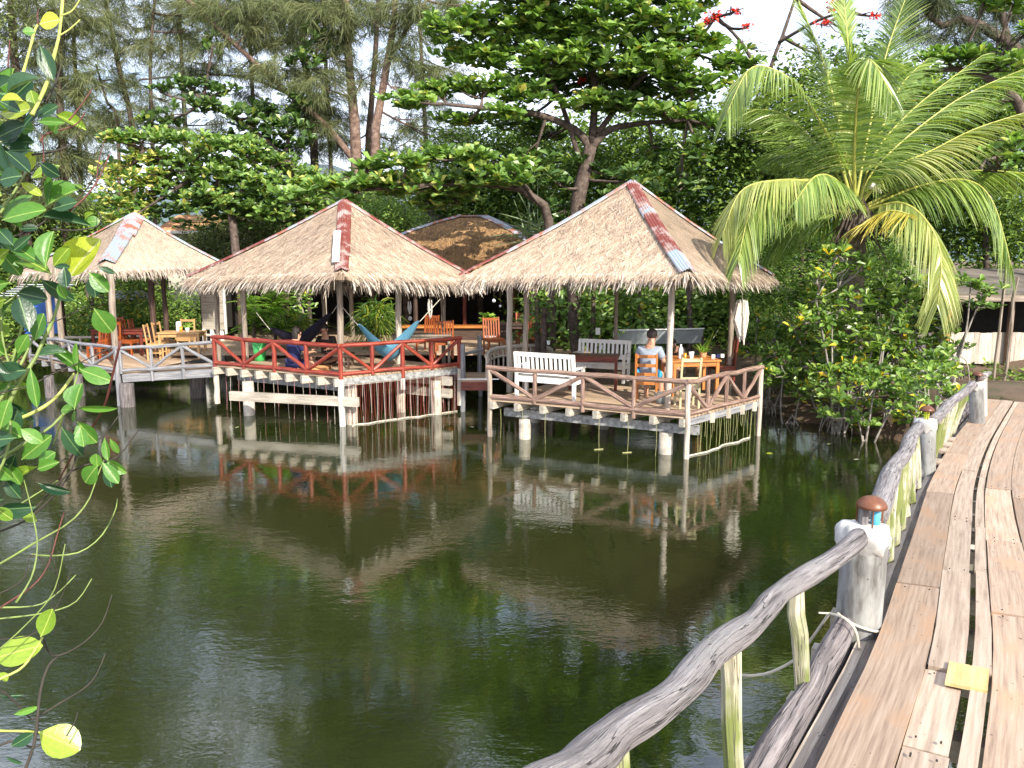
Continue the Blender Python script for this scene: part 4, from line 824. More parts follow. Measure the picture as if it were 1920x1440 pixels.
casu('pale airy casuarina of many thin stems, second from the left edge', [([foot(252, Y_), W(250, 260, Y_), W(235, 180, Y_), W(215, 90, Y_), (W(195, -20, Y_)), W(190, -120, Y_)], .14, .08), ([foot(290, Y_), W(285, 240, Y_), W(282, 120, Y_), W(290, 0, Y_)], .1, .06), ([foot(215, Y_), W(222, 250, Y_), W(200, 190, Y_), W(180, 120, Y_)], .09, .04)],
     pads([(200, 30, 60, 34), (270, 20, 60, 34), (330, 30, 50, 30), (230, 90, 60, 28), (300, 90, 50, 24, .8), (200, 150, 50, 26), (260, 160, 50, 24, .7), (310, 190, 50, 16, .7), (230, 210, 50, 20, .8), (190, 220, 45, 24), (350, 60, 40, 20, .6), (320, 240, 50, 14, .6), (375, 20, 40, 20)], Y_), Y_, dens=8, bark='bark')
Y_ = 32
casu('dense casuarina filling the top left corner behind the near mangrove', [([foot(40, Y_), W(45, 300, Y_), W(30, 150, Y_), W(20, 0, Y_), W(15, -120, Y_)], .25, .18), ([foot(120, Y_), W(118, 280, Y_), W(110, 150, Y_), W(120, 0, Y_), W(120, -100, Y_)], .16, .1)],
     pads([(20, 30, 60, 40), (90, 20, 60, 40), (150, 30, 50, 40), (50, 90, 60, 36), (120, 100, 60, 36), (30, 160, 60, 34), (100, 170, 60, 34), (150, 160, 40, 30), (60, 230, 70, 34), (130, 240, 50, 34), (90, 300, 70, 34), (30, 310, 60, 34), (140, 310, 40, 30), (100, 370, 60, 30), (30, 380, 60, 30), (180, 290, 30, 30, .6)], Y_), Y_, dens=11, bark='bark')
Y_ = 29
casu('dark casuarina with thick leaning limbs in the top right corner', [([foot(2010, Y_), W(1990, 250, Y_), W(1930, 120, Y_), W(1860, 60, Y_), W(1790, 30, Y_), W(1740, 0, Y_)], .3, .14), ([W(1900, 95, Y_), W(1880, 30, Y_), W(1885, -60, Y_)], .12, .08)],
     pads([(1800, 60, 60, 24), (1870, 90, 60, 26), (1740, 20, 60, 24), (1850, 10, 60, 24), (1910, 30, 40, 40), (1760, -10, 80, 20), (1830, 130, 60, 16, .7), (1700, 60, 40, 16, .6)], Y_), Y_, 'needle_dark', bark='bark')
for (px, Y_, lab, lst) in ((350, 40, 'far thin casuarina seen between the pale airy one and the dark leaved tree', [(330, 80, 60, 30), (380, 120, 60, 24), (340, 170, 50, 20), (400, 60, 60, 24), (370, 10, 60, 24), (420, 230, 50, 20), (340, 250, 50, 18)]),
    (480, 41, 'far thin casuarina behind the dark leaved tree branches', [(450, 30, 60, 30), (500, 80, 60, 26), (450, 130, 60, 20), (520, 200, 60, 20), (470, 180, 50, 18), (530, 10, 60, 24)]), (620, 42, 'far thin casuarina behind the slanting thick branch', [(620, 60, 60, 28), (600, 140, 50, 24), (640, 220, 60, 22), (590, 260, 60, 24), (640, 10, 60, 24), (560, 290, 60, 20)]),
    (800, 40, 'far thin casuarina right of the leaning forked trunk', [(770, 140, 50, 26), (820, 200, 60, 24), (770, 230, 50, 22), (850, 250, 60, 22), (800, 290, 60, 20), (740, 280, 40, 24), (840, 130, 50, 24)]), (150, 41, 'far thin casuarina behind the dense corner one', [(170, 60, 60, 30), (150, 150, 60, 30), (210, 260, 60, 30), (270, 230, 60, 22), (160, 230, 50, 30)])):
    casu(lab, [([foot(px, Y_), W(px, 300, Y_), W(px-8, 150, Y_), W(px-14, 0, Y_), W(px-16, -120, Y_)], .13, .07)], pads(lst, Y_), Y_, ['needle', 'needle_dark'][px % 20 == 0], dens=4.6, bark='bark')
# flame tree
Y_ = 27
fp = pads([(1340, 28, 22, 9), (1380, 20, 8, 5), (1315, 70, 16, 7), (1565, 12, 28, 8), (1590, 28, 14, 8), (1540, 45, 12, 6), (1400, 50, 8, 4), (1640, 30, 10, 6), (1325, 40, 12, 6), (1180, 95, 10, 5), (1090, 150, 8, 5)], Y_-2.5)
def f_flow(mb, c, r, d): n_ = int(16+120*r[0]*r[2]); p = ell_pts(c, r, n_, 2.); scatter(mb, np.repeat(p, 3, 0)+rng.normal(0, .03, (n_*3, 3)), .1, .7, TE, 0)
tree('flame_tree', 'flame tree with sparse bare branches and clusters of scarlet flowers at the top right', 'tree', [([foot(1430, Y_), W(1430, 300, Y_), W(1440, 150, Y_), W(1470, 60, Y_), W(1500, -30, Y_)], .09, .04), ([W(1440, 170, Y_), W(1390, 80, Y_), W(1340, 30, Y_-1)], .07, .03), ([W(1460, 80, Y_), W(1530, 40, Y_-1), W(1590, 20, Y_-2)], .06, .03)],
     [('flower_cluster', M['flower'], f_flow, [q_]) for q_ in fp]+[('crown', M['hedge'], f_leaf(.07, 70), pads([(1400, 90, 90, 30, .8), (1530, 100, 60, 40, .8), (1450, 160, 80, 30), (1590, 60, 70, 30, .6)], Y_+.5))], 'bark')
# sea almond behind the palm, right
Y_ = 21.5
tree('sea_almond_tree', 'sea almond tree with bright leaf rosettes behind the coconut palm at the right edge', 'tree',
     [([foot(1960, Y_), W(1950, 400, Y_), W(1930, 250, Y_), W(1890, 170, Y_), W(1800, 130, Y_), W(1700, 140, Y_)], .2, .04), ([W(1940, 300, Y_), W(1900, 290, Y_-1), W(1850, 300, Y_-2)], .07, .03)],
     [('crown', M['almond'], f_ros(.3, 18), pads([(1770, 105, 50, 16), (1830, 110, 50, 16), (1890, 120, 50, 20), (1700, 140, 45, 16), (1650, 190, 40, 20), (1720, 175, 50, 18), (1900, 10, 60, 20), (1850, -10, 60, 16), (1880, 190, 40, 20, .6), (1680, 210, 35, 25), (1930, 60, 30, 30)], Y_)),
      ('low_rosettes', M['almond'], f_ros(.24, 22), pads([(1895, 265, 35, 14), (1870, 285, 30, 10), (1910, 300, 25, 10)], 15.8, None, .1))], limb_r=.04)
# dense dark and mid-green trees behind
def bushy(label, px, Y_, plist, mat='under', L=.17, dens=420, name='broadleaf_tree', cat='tree', group='trees in the dense wood behind', fn=None, bark='bark', r=.13, T=TE, topy=None):
    ty = topy or min(p[1] for p in plist)+10
    return tree(name, label, cat, [([foot(px, Y_), W(px, 520, Y_), W(px+rng.uniform(-8, 8), (520+ty)/2, Y_), W(px, ty, Y_)], r, .04)], [('crown', M[mat], fn or f_leaf(L, dens, T=T), pads(plist, Y_, 1.3))], bark, group, limb_r=.04)
bushy('dark tree added beyond the left edge to block sky mirrored in the pond', -90, 29, [(-70, 120, 90, 60), (-120, 200, 90, 70), (-60, 260, 80, 60), (-150, 330, 100, 70), (-70, 380, 80, 60), (-180, 180, 90, 70), (-60, 20, 90, 60), (-150, 60, 90, 60), (-90, -80, 110, 60), (-230, 300, 90, 80)], 'olive', .16, 260)  # tree added out of view so the left water mirrors less sky
bushy('dark bushy tree directly behind the leftmost pavilion roof, left of its peak', 90, 33, [(20, 440, 70, 50), (90, 430, 70, 50), (150, 450, 60, 50), (60, 510, 90, 50), (150, 400, 50, 30), (-10, 370, 60, 60), (20, 560, 80, 50), (110, 560, 80, 50)])
bushy('brushy olive tree between the left and middle pavilion roofs', 430, 32, [(400, 440, 50, 34), (450, 430, 50, 40), (500, 420, 50, 40), (420, 480, 60, 40), (370, 470, 50, 30), (480, 470, 60, 30)], 'olive', .12, 560)
bushy('dark tree seen right above the middle pavilion peak', 650, 31, [(590, 400, 50, 40), (640, 385, 60, 40), (700, 395, 60, 36), (750, 410, 55, 40), (600, 350, 50, 30, .7), (560, 440, 60, 40), (720, 440, 60, 40)], 'olive', .12, 520)
bushy('bright small leaved tree below the low branches, left of the brown roof', 760, 28, [(730, 400, 40, 26), (770, 420, 40, 30), (740, 440, 45, 30), (700, 385, 35, 20)], 'hedge', .11, 560)
bushy('deep green tree behind the brown thatched roof', 900, 30, [(840, 350, 60, 40), (900, 340, 70, 44), (960, 350, 60, 44), (1010, 330, 60, 50), (880, 400, 80, 40), (960, 410, 80, 40), (860, 270, 50, 26, .7), (930, 270, 60, 30, .8), (1000, 270, 50, 40)])
bushy('deep green tree in shade right behind the sea almond trunk', 1180, 29, [(1100, 310, 60, 50), (1170, 300, 60, 50), (1240, 310, 60, 50), (1060, 370, 60, 40), (1150, 380, 80, 40), (1250, 380, 70, 50), (1300, 300, 60, 50), (1200, 250, 70, 26, .7), (1320, 400, 60, 50), (1050, 430, 60, 50), (1300, 460, 70, 40)], 'under', .2, 330)
bushy('shaded tree behind the left fronds of the coconut palm', 1420, 27, [(1370, 280, 60, 50), (1430, 260, 60, 50), (1490, 240, 60, 60), (1400, 350, 70, 50), (1470, 340, 70, 60), (1380, 430, 60, 50), (1460, 430, 70, 50), (1540, 300, 60, 60), (1420, 200, 60, 30, .8), (1510, 160, 50, 40, .8), (1360, 510, 60, 40), (1440, 500, 60, 40)], 'under', .19, 360)
bushy('mid green tree behind the coconut palm crown', 1650, 26, [(1590, 200, 60, 60), (1650, 180, 60, 50), (1620, 280, 70, 60), (1700, 270, 70, 60), (1580, 370, 70, 60), (1660, 370, 80, 60), (1740, 360, 70, 60), (1750, 200, 60, 40), (1600, 110, 50, 40, .7), (1640, 450, 90, 50), (1740, 450, 70, 40)], 'almond_dark', .2, 330)
bushy('mid green tree between the palm and the right edge', 1850, 25, [(1820, 240, 70, 50), (1890, 240, 60, 60), (1810, 330, 70, 60), (1890, 340, 60, 60), (1850, 430, 90, 50), (1920, 420, 50, 60), (1780, 180, 60, 30), (1860, 170, 60, 30)], 'under', .2, 330)
bushy('bright green hedge-like tree between the near pavilion roof and the palm trunk', 1500, 21.5, [(1420, 440, 40, 26), (1470, 445, 45, 30), (1530, 450, 50, 30), (1590, 460, 50, 30), (1450, 500, 50, 34), (1520, 510, 55, 34), (1590, 520, 50, 36), (1500, 560, 60, 30), (1570, 575, 60, 30), (1650, 540, 50, 40), (1660, 480, 45, 30), (1430, 550, 45, 34), (1640, 600, 50, 26)], 'hedge', .1, 650, 'broadleaf_tree', 'tree')
bushy('dark shrub under the left pavilion roof at the water edge', 200, 30, [(170, 580, 50, 30), (230, 570, 50, 30), (290, 580, 50, 34), (350, 580, 40, 34), (200, 620, 60, 24), (280, 625, 60, 24), (350, 620, 50, 24), (250, 540, 60, 24)], 'under', .13, 500, 'shrub', 'shrub', 'shrubs behind the pavilions', r=.06, topy=560)
bushy('sunlit light green shrub seen through the left pavilion, beside its front post', 170, 27.5, [(150, 590, 28, 24), (180, 610, 30, 20), (210, 575, 35, 18), (255, 565, 35, 16)], 'mangrove', .15, 330, 'shrub', 'shrub', 'shrubs behind the pavilions', r=.04, topy=570)
bushy('dark shrub far behind, left of the near mangrove leaves', 40, 28, [(20, 600, 50, 40), (70, 610, 40, 40), (30, 660, 60, 30)], 'under', .16, 420, 'shrub', 'shrub', 'shrubs behind the pavilions', r=.05, topy=590)
for i, (px, Y_, lab, lst, mt_) in enumerate([(1050, 24, 'leafy climber shrub with broad leaves seen under the near roof, left part', [(1050, 570, 26, 40), (1040, 630, 30, 24), (1085, 600, 22, 34)], 'almond'), (1130, 24.4, 'broad leaved shrub seen under the middle of the near roof', [(1125, 580, 30, 34), (1110, 640, 40, 18), (1160, 600, 26, 34), (1170, 560, 30, 20)], 'mangrove'), (1200, 23.6, 'bright broad leaved shrub just behind the seated man', [(1200, 630, 28, 18), (1175, 645, 26, 14), (1235, 625, 22, 16)], 'almond'), (1290, 24.6, 'dim shrub behind the right posts of the near pavilion', [(1290, 580, 40, 30), (1330, 610, 34, 36), (1260, 610, 30, 20), (1380, 620, 30, 40), (1400, 570, 30, 30)], 'under')]):
    bushy(lab, px, Y_, lst, mt_, .25, 260, 'shrub', 'shrub', 'shrubs behind the pavilions', r=.03, T=TF, topy=580)
bushy('dark backdrop tree low behind the near pavilion deck', 1150, 27, [(1060, 560, 90, 60), (1180, 560, 90, 60), (1300, 560, 90, 60), (1400, 600, 70, 50), (1000, 600, 50, 40), (1500, 640, 80, 40)], 'under', .2, 330)

# far wood reading as one mass behind the garden
mb = MB(); xs = rng.uniform(-36, 46, 2300); ys = 38+rng.uniform(0, 5, 2300)
topz = np.interp(xs, [-36, -20, -14, -6, -2, 4, 12, 46], [5.5, 5.8, 5.6, 6.2, 8.5, 10, 11, 12])+1.3*np.sin(xs*.9)+.8*np.sin(xs*2.3)
zc = .8+(topz-.8)*rng.uniform(0, 1, 2300)**.75; cc = np.stack([xs, ys, zc], 1); p = np.repeat(cc, 34, 0)+rng.normal(0, .55, (2300*34, 3)); scatter(mb, p, .3, .55, TE, .2)
struct(mb.build('distant_wood', M['under']), 'stuff')['label'] = 'dark wood closing the view behind the trees'
mb = MB(); q = rng.uniform(0, 1, (16000, 2)); xs = -26+q[:, 0]*56; ys = 12+q[:, 1]*27; d = land_dist(xs, ys); k = (d > .25) & (rng.uniform(0, 1, 16000) < .45+.5*np.sin(xs*.8+ys*.6)) & ~((abs(xs-7.5) < 2.) & (ys < 16))
xs, ys = xs[k], ys[k]; p = np.stack([xs, ys, hgt(xs, ys)+.02], 1); p = np.repeat(p, 5, 0)+rng.normal(0, .1, (len(p)*5, 3))*V(1, 1, .3); scatter(mb, p+V(0, 0, .08), .16, .5, TE, -.1)
struct(mb.build('ground_cover', M['under']), 'stuff')['label'] = 'low leafy ground cover on the bank'

# mangrove shrubs on the right bank
def shrub(label, px, Y_, plist, mat='mangrove', L=.2, k=6, dens=38, stems=3):
    b0 = foot(px, Y_, -.15); tr = [([b0, b0+(plist_c-b0)*.5+rng.normal(0, .08, 3), plist_c], .03, .012) for plist_c in [pad(*p[:4], Y_)[0] for p in plist[:stems]]]
    rt = []
    for _ in range(16):
        a = rng.uniform(0, 6.28); q = b0+V(math.cos(a)*.5, math.sin(a)*.4, 0)*rng.uniform(.4, 1.2); rt.append(([b0+V(0, 0, rng.uniform(.3, .8)), lerp(b0, q, .7)+V(0, 0, rng.uniform(.2, .5)), V(q[0], q[1], -.25)], .016, .009))
    tr = tr+rt
    return tree('mangrove_shrub', label, 'shrub', tr, [('leaves', M[mat], f_ros(L, dens, k, (-10, 60), Wf=.46), pads(plist, Y_, .55, .25))], 'bark_grey', 'mangrove shrubs on the right bank', limb_r=.014)
shrub('mangrove shrub whose pale stem stands in the water just right of the near pavilion deck', 1500, 17.2, [(1470, 690, 32, 22), (1500, 740, 24, 12), (1440, 700, 24, 18), (1510, 700, 26, 20), (1450, 660, 24, 18), (1540, 680, 24, 18)], stems=2)
shrub('tall mangrove shrub with yellow-green leaves right in front of the palm trunk', 1585, 16.3, [(1560, 590, 36, 26), (1610, 610, 40, 26), (1590, 650, 42, 24), (1530, 560, 30, 22), (1640, 640, 34, 22), (1560, 640, 30, 20), (1500, 600, 28, 22), (1540, 520, 22, 14), (1600, 560, 30, 20), (1610, 500, 34, 20), (1570, 480, 28, 18), (1600, 690, 34, 22), (1550, 700, 30, 20)], dens=30, stems=5)
shrub('mangrove shrub with dark glossy leaves right of the palm trunk', 1650, 17.2, [(1660, 620, 34, 20), (1640, 570, 36, 20), (1680, 580, 34, 24), (1700, 550, 24, 16), (1660, 540, 26, 16)], 'almond', dens=30)
shrub('low mangrove shrub with a few yellow leaves leaning over the water edge', 1640, 15.6, [(1610, 790, 26, 14), (1640, 720, 36, 22), (1690, 735, 34, 20), (1600, 720, 26, 16), (1660, 770, 22, 10), (1570, 740, 24, 14), (1700, 780, 26, 12), (1550, 780, 18, 8)], dens=30)
shrub('mangrove shrub close beside the far end of the bridge railing', 1740, 13.6, [(1720, 740, 34, 22), (1760, 720, 30, 20), (1740, 700, 34, 16), (1700, 770, 26, 14), (1785, 745, 18, 16)], L=.16, dens=40)
shrub('mangrove shrub behind the others in front of the pale wooden half wall', 1690, 18.4, [(1680, 660, 36, 18), (1720, 680, 30, 16), (1640, 680, 34, 18), (1700, 700, 34, 14)], dens=30)
shrub('thin sapling with a dark leaf tuft in front of the dark shelter opening', 1800, 17.5, [(1835, 575, 22, 10), (1845, 545, 26, 12), (1820, 530, 26, 12)], 'almond', dens=34, stems=3)
shrub('small leafy shrub between the near pavilion and the palm, behind the first mangrove', 1440, 19.5, [(1450, 620, 30, 24), (1420, 600, 24, 20), (1480, 640, 28, 20), (1510, 650, 26, 20), (1400, 660, 20, 16)], dens=34)
for (lab, px, Y_, lst, kw) in (('broad mangrove shrub filling the bank directly below the palm crown', 1560, 18.6, [(1480, 600, 40, 26), (1540, 610, 40, 28), (1600, 620, 44, 28), (1650, 600, 40, 28), (1500, 650, 40, 24), (1580, 660, 44, 24), (1650, 655, 40, 24), (1700, 620, 36, 26)], dict(dens=26, stems=4)),
    ('wide low mangrove shrub hanging over the water edge left of the bridge posts', 1600, 16.6, [(1560, 700, 34, 20), (1610, 700, 36, 22), (1660, 700, 36, 20), (1520, 730, 28, 16), (1580, 750, 28, 14), (1640, 760, 32, 14), (1700, 745, 32, 18), (1720, 700, 30, 20), (1610, 790, 26, 10)], dict(dens=26, stems=4)),
    ('leafy shrub between the pale stemmed mangrove and the near pavilion corner', 1455, 18.4, [(1450, 640, 28, 20), (1480, 660, 26, 18), (1440, 690, 22, 16), (1460, 720, 20, 10)], dict(dens=30, stems=2)),
    ('leafy shrub beside the bridge end in front of the shelter', 1760, 15.0, [(1740, 690, 28, 16), (1775, 700, 24, 14), (1700, 720, 28, 14), (1760, 665, 24, 12)], dict(dens=30, stems=2))): shrub(lab, px, Y_, lst, **kw)
for (lab, px, Y_, lst, kw) in (('tall leafy shrub screening the left end of the dark shelter', 1720, 18.8, [(1700, 520, 34, 26), (1740, 540, 34, 26), (1710, 580, 36, 26), (1750, 600, 30, 26), (1730, 640, 32, 22), (1690, 560, 26, 24)], dict(dens=24, stems=3)),
    ('leafy shrub under the hanging frond tips, before the shelter post', 1765, 18.2, [(1780, 560, 22, 18), (1765, 620, 22, 20), (1760, 660, 24, 18), (1800, 650, 22, 12)], dict(dens=24, stems=2))): shrub(lab, px, Y_, lst, **kw)
for k, (px, py, lab) in enumerate(((1450, 850, 'small yellow leaf floating just right of the near pavilion corner strings'), (1560, 832, 'small pale leaf floating below the mangrove shrubs on the right'), (1600, 862, 'small brown leaf floating nearest the bridge railing'), (880, 800, 'small leaf floating in the gap between the red railed and nearest pavilions'), (450, 800, 'small leaf floating below the left corner of the red railed pavilion'))):
    p = G(px, py, .004); mb = MB(); a = rng.uniform(0, 6.28); leaves(mb, p[None], V(math.cos(a), math.sin(a), 0)[None], UPV[None], .13, .06, big_template(.1, .02)); tag(mb.build('floating_leaf', M['mg_yellow' if k == 0 else 'moss_wood'], loc=tuple(p)), lab, 'leaf', 'fallen leaves floating on the pond')
# coconut palm
Yp = 17.0
pt = thing('coconut_palm', 'coconut palm with arching yellow-green fronds standing on the bank right of the near pavilion', 'palm tree', tuple(foot(1592, Yp+.3)))
tr = MB(); C_ = curve([V(*W(1602, 720, Yp+.3)[:2], .1), W(1602, 640, Yp+.2), W(1603, 560, Yp), W(1608, 470, Yp), W(1606, 400, Yp)], 30); tr.tube(C_, np.concatenate([np.linspace(.26, .17, 6), np.linspace(.17, .15, 18), np.linspace(.2, .26, 6)])*(1+.04*(np.arange(30) % 2)), 14, .05); tr.build('trunk', M['palm_trunk'], pt)
mb = MB()
for i in range(90):
    a = rng.uniform(0, 6.28); z_ = rng.uniform(-.5, .9); c = W(1606, 415, Yp)+V(math.cos(a)*.24, math.sin(a)*.24, z_*.5)
    ribbons(mb, c[None], (V(math.cos(a)*.5, math.sin(a)*.5, rng.uniform(-1.2, -.2)))[None], rng.uniform(.3, .9), .05, .2, 3)
mb.build('dead_sheaths', M['bark'], pt)
FR = [([(1600, 390, 17.), (1567, 284, 17.), (1500, 169, 16.8), (1447, 129, 16.5), (1402, 133, 16.2), (1362, 215, 15.9)], 'palm', .9, .95),
      ([(1592, 395, 17.), (1540, 342, 16.4), (1465, 345, 15.8), (1411, 385, 15.3), (1384, 489, 14.9)], 'palm', .8, 1.1), ([(1598, 385, 16.9), (1530, 345, 16.), (1460, 338, 15.5), (1390, 358, 15.2), (1355, 440, 15.)], 'palm_pale', .75, 1.),
      ([(1600, 390, 17.), (1520, 300, 17.8), (1455, 249, 18.3), (1385, 192, 18.8)], 'palm', .8, .6), ([(1602, 380, 17.), (1575, 240, 17.4), (1545, 120, 17.8), (1500, 10, 18.2)], 'palm', .75, .45),
      ([(1604, 370, 17.), (1594, 220, 17.), (1590, 90, 17.), (1580, -20, 17.2)], 'palm', .75, .35), ([(1603, 380, 16.9), (1603, 260, 16.5), (1612, 150, 16.), (1632, 112, 15.5), (1672, 180, 15.)], 'palm', .85, .8),
      ([(1606, 370, 17.), (1630, 240, 17.2), (1665, 90, 17.5), (1720, -60, 17.8)], 'palm', .9, .4),
      ([(1610, 385, 17.), (1640, 289, 17.4), (1713, 204, 18.), (1840, 105, 18.5)], 'palm', .8, .6), ([(1610, 385, 17.), (1650, 305, 17.), (1789, 191, 17.2), (1930, 125, 17.4)], 'palm', .85, .8),
      ([(1612, 388, 17.), (1664, 322, 16.7), (1744, 284, 16.5), (1833, 240, 16.4), (1960, 200, 16.4)], 'palm_pale', .9, .9), ([(1614, 395, 17.), (1722, 350, 16.5), (1811, 338, 16.1), (1862, 380, 15.8), (1896, 500, 15.5)], 'palm', .85, 1.1),
      ([(1612, 400, 16.9), (1685, 380, 16.2), (1736, 413, 15.7), (1764, 480, 15.4), (1758, 575, 15.2)], 'palm_pale', .9, 1.), ([(1614, 390, 17.), (1720, 340, 17.4), (1825, 320, 17.8), (1940, 326, 18.)], 'palm', .8, 1.),
      ([(1602, 385, 17.2), (1560, 330, 18.), (1500, 290, 18.8), (1440, 290, 19.3)], 'palm', .8, .8), ([(1606, 380, 17.3), (1650, 250, 18.3), (1690, 160, 19.3), (1740, 110, 20)], 'palm', .8, .6),
      ([(1600, 385, 17.1), (1545, 290, 17.6), (1470, 215, 18.2), (1395, 205, 18.6)], 'palm', .8, .8), ([(1610, 382, 17.2), (1670, 290, 17.8), (1750, 225, 18.4), (1850, 190, 18.9)], 'palm', .8, .8), ([(1602, 392, 16.8), (1570, 340, 16.1), (1530, 330, 15.5), (1490, 380, 15.)], 'palm', .65, 1.1),
      ([(1596, 400, 17.1), (1540, 395, 17.6), (1480, 420, 18), (1440, 470, 18.2)], 'palm', .75, 1.1)]
for ctl, mt_, LL, dr in FR:
    C_ = curve([W(*q) for q in ctl], 26); mb = MB(); mb.tube(C_, np.linspace(.036, .006, 26), 6); ro = mb.build('frond', M['rachis'], pt, smooth=True)
    n_ = 150; t = np.linspace(.14, .995, n_); P = np.stack([np.interp(t, np.linspace(0, 1, 26), C_[:, j]) for j in range(3)], 1); T_ = nrm(np.stack([np.interp(t, np.linspace(0, 1, 26), np.gradient(C_, axis=0)[:, j]) for j in range(3)], 1))
    S = nrm(np.cross(T_, V(0, 0, 1)+T_*.01)); S = nrm(S+V(.0, -.0, 0)); mb = MB()
    prof = LL*(np.clip(np.sin(math.pi*(.12+.83*t)), .12, 1)**.55)
    for sg in (-1, 1):
        fw = (.45+.9*t**2)[:, None]; d = S*sg*.75+T_*fw+V(0, 0, -1)*(.35*dr)+rng.normal(0, .045, (n_, 3)); L_ = prof*rng.uniform(.9, 1.05, n_)
        dd = nrm(d); sd_ = nrm(np.cross(dd, nrm(np.cross(S*sg, T_)+rng.normal(0, .35, (n_, 3))))); ribbons(mb, P, dd, L_*1.15, .043, .5*dr*rng.uniform(.8, 1.2, n_), 5, side=sd_, tip=.1)
    mb.build('leaflets', M[mt_], ro)
C_ = curve([W(1612, 425, 16.6), W(1640, 405, 16.2), W(1672, 395, 15.9), W(1705, 402, 15.7)], 10); mb = MB(); mb.tube(C_, .02, 6); ro = mb.build('frond', M['rachis'], pt); mb = MB(); n_ = 60; t = np.linspace(.05, 1, n_)
P = np.stack([np.interp(t, np.linspace(0, 1, 10), C_[:, j]) for j in range(3)], 1); d = V(-.6, -.3, -.45)+rng.normal(0, .12, (n_, 3)); ribbons(mb, P, d, .55, .035, .2, 4)
d = V(.6, -.3, -.35)+rng.normal(0, .12, (14, 3)); ribbons(mb, P[-14:], d, .2, .035, .2, 4); mb.build('dry_leaflets', M['palm_dry'], ro, label='short dry yellow frond')
mb = MB(); q = W(1630, 352, 16.7); mb.tube([q, q+V(.03, -.05, .03), q+V(.14, -.1, -.04), q+V(.2, -.12, -.12)], [.02, .07, .06, .01], 8); mb.build('flower_spathe', M['rope'], pt)

# ------------------------------------------------------------------ buildings behind
def bx(root, name, mat, a, b, w_, h_, **k): mb = MB(); mb.beam(a, b, w_, h_, **k); return mb.build(name, M[mat] if isinstance(mat, str) else mat, root)
# brown thatched restaurant roof
rd = thing('restaurant_hall', 'open restaurant hall in deep shade under a brown bulging thatched roof edged with zinc', 'building', (-1.5, 25, 0))
zE = 3.3; CD = [V(-5.4, 24.6, zE), V(1.5, 24.6, zE), V(2.4, 31, zE), V(-5.0, 31, zE)]; a0 = W(864, 406, 27.6); a1 = W(910, 406, 27.6)
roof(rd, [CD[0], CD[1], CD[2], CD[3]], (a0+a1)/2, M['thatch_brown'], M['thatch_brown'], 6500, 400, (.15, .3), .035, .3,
     {0: [(0, 1, .2, 'tin_mix')], 1: [(0, 1, .4, 'tin_mix')], 2: [(0, 1, .2, 'tin_zinc')], 3: [(0, 1, .3, 'tin_zinc')]}, bulge=.16, ridge=[a0, a1, a1, a0])
bx([o for o in rd.children][0], 'ridge_cap', 'tin_zinc', a0-V(.05, 0, -.02), a1+V(.05, 0, .02), .3, .05)
zD = 1.0
bx(rd, 'floor', 'deck', V(-9.5, 26.3, zD-.05), V(2.4, 26.3, zD-.05), 8.2, .08)
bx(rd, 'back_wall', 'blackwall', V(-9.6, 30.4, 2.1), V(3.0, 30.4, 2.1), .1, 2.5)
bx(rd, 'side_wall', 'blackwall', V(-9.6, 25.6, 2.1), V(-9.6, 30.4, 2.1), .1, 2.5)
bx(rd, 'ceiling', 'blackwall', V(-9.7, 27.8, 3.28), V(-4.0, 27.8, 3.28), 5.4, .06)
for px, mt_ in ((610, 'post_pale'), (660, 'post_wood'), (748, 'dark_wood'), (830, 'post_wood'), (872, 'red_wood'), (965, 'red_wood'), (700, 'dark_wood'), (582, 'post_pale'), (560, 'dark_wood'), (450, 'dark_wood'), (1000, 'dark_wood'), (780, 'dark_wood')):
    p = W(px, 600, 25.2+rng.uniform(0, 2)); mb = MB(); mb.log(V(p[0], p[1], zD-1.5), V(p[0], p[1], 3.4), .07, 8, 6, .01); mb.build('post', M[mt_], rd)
p0 = W(755, 612, 25.6); p1 = W(985, 612, 25.6); ct = thing('bar_counter', 'long orange brown wooden counter in the shade of the restaurant hall', 'counter', tuple(p0*V(1, 1, 0)))
bx(ct, 'counter_top', 'orange_wood', p0, p1, .5, .07); bx(ct, 'front_panel', 'dark_wood', p0-V(0, .1, .42), p1-V(0, .1, .42), .06, .76)
# small grey thatched hut behind
hs = thing('thatched_hut', 'small grey thatched hut half hidden by leaves behind the brown restaurant roof', 'hut', tuple(W(820, 500, 31)*V(1, 1, 0)))
c = W(828, 425, 31); CH = [c+V(-1.4, -1.2, -.1), c+V(1.1, -1.2, -.1), c+V(1.1, 1.2, -.1), c+V(-1.4, 1.2, -.1)]
roof(hs, CH, W(815, 388, 31), M['thatch_grey'], M['thatch_grey'], 900, 120, (.15, .35), .04, .3)
bx(hs, 'wall', 'curb', c+V(-.9, 0, -1.3), c+V(.9, 0, -1.3), 1.8, 2.5)
# far house with an orange roof
hh = thing('house', 'pale house with a low orange tiled roof glimpsed between the leftmost and middle thatched roofs', 'house', tuple(W(378, 500, 36)*V(1, 1, 0)))
c = W(378, 436, 36); bx(hh, 'wall', 'stone', c+V(-1.5, 1, -1.7), c+V(1.5, 1, -1.7), 2.5, 3.3)
mb = MB(); a = c+V(-1.9, -.6, .05); b_ = c+V(1.9, -.6, .05); mb.add([a, b_, b_+V(-.5, 1.6, .75), a+V(.5, 1.6, .75), b_+V(0, 3.6, 0), a+V(0, 3.6, 0)], [(0, 1, 2, 3), (3, 2, 4, 5), (1, 4, 2), (0, 3, 5), (0, 5, 4, 1)]); mb.build('roof', M['terracotta'], hh)
bx(hh, 'fascia', 'white_paint', a+V(-.02, -.03, -.05), b_+V(.02, -.03, -.05), .04, .12)
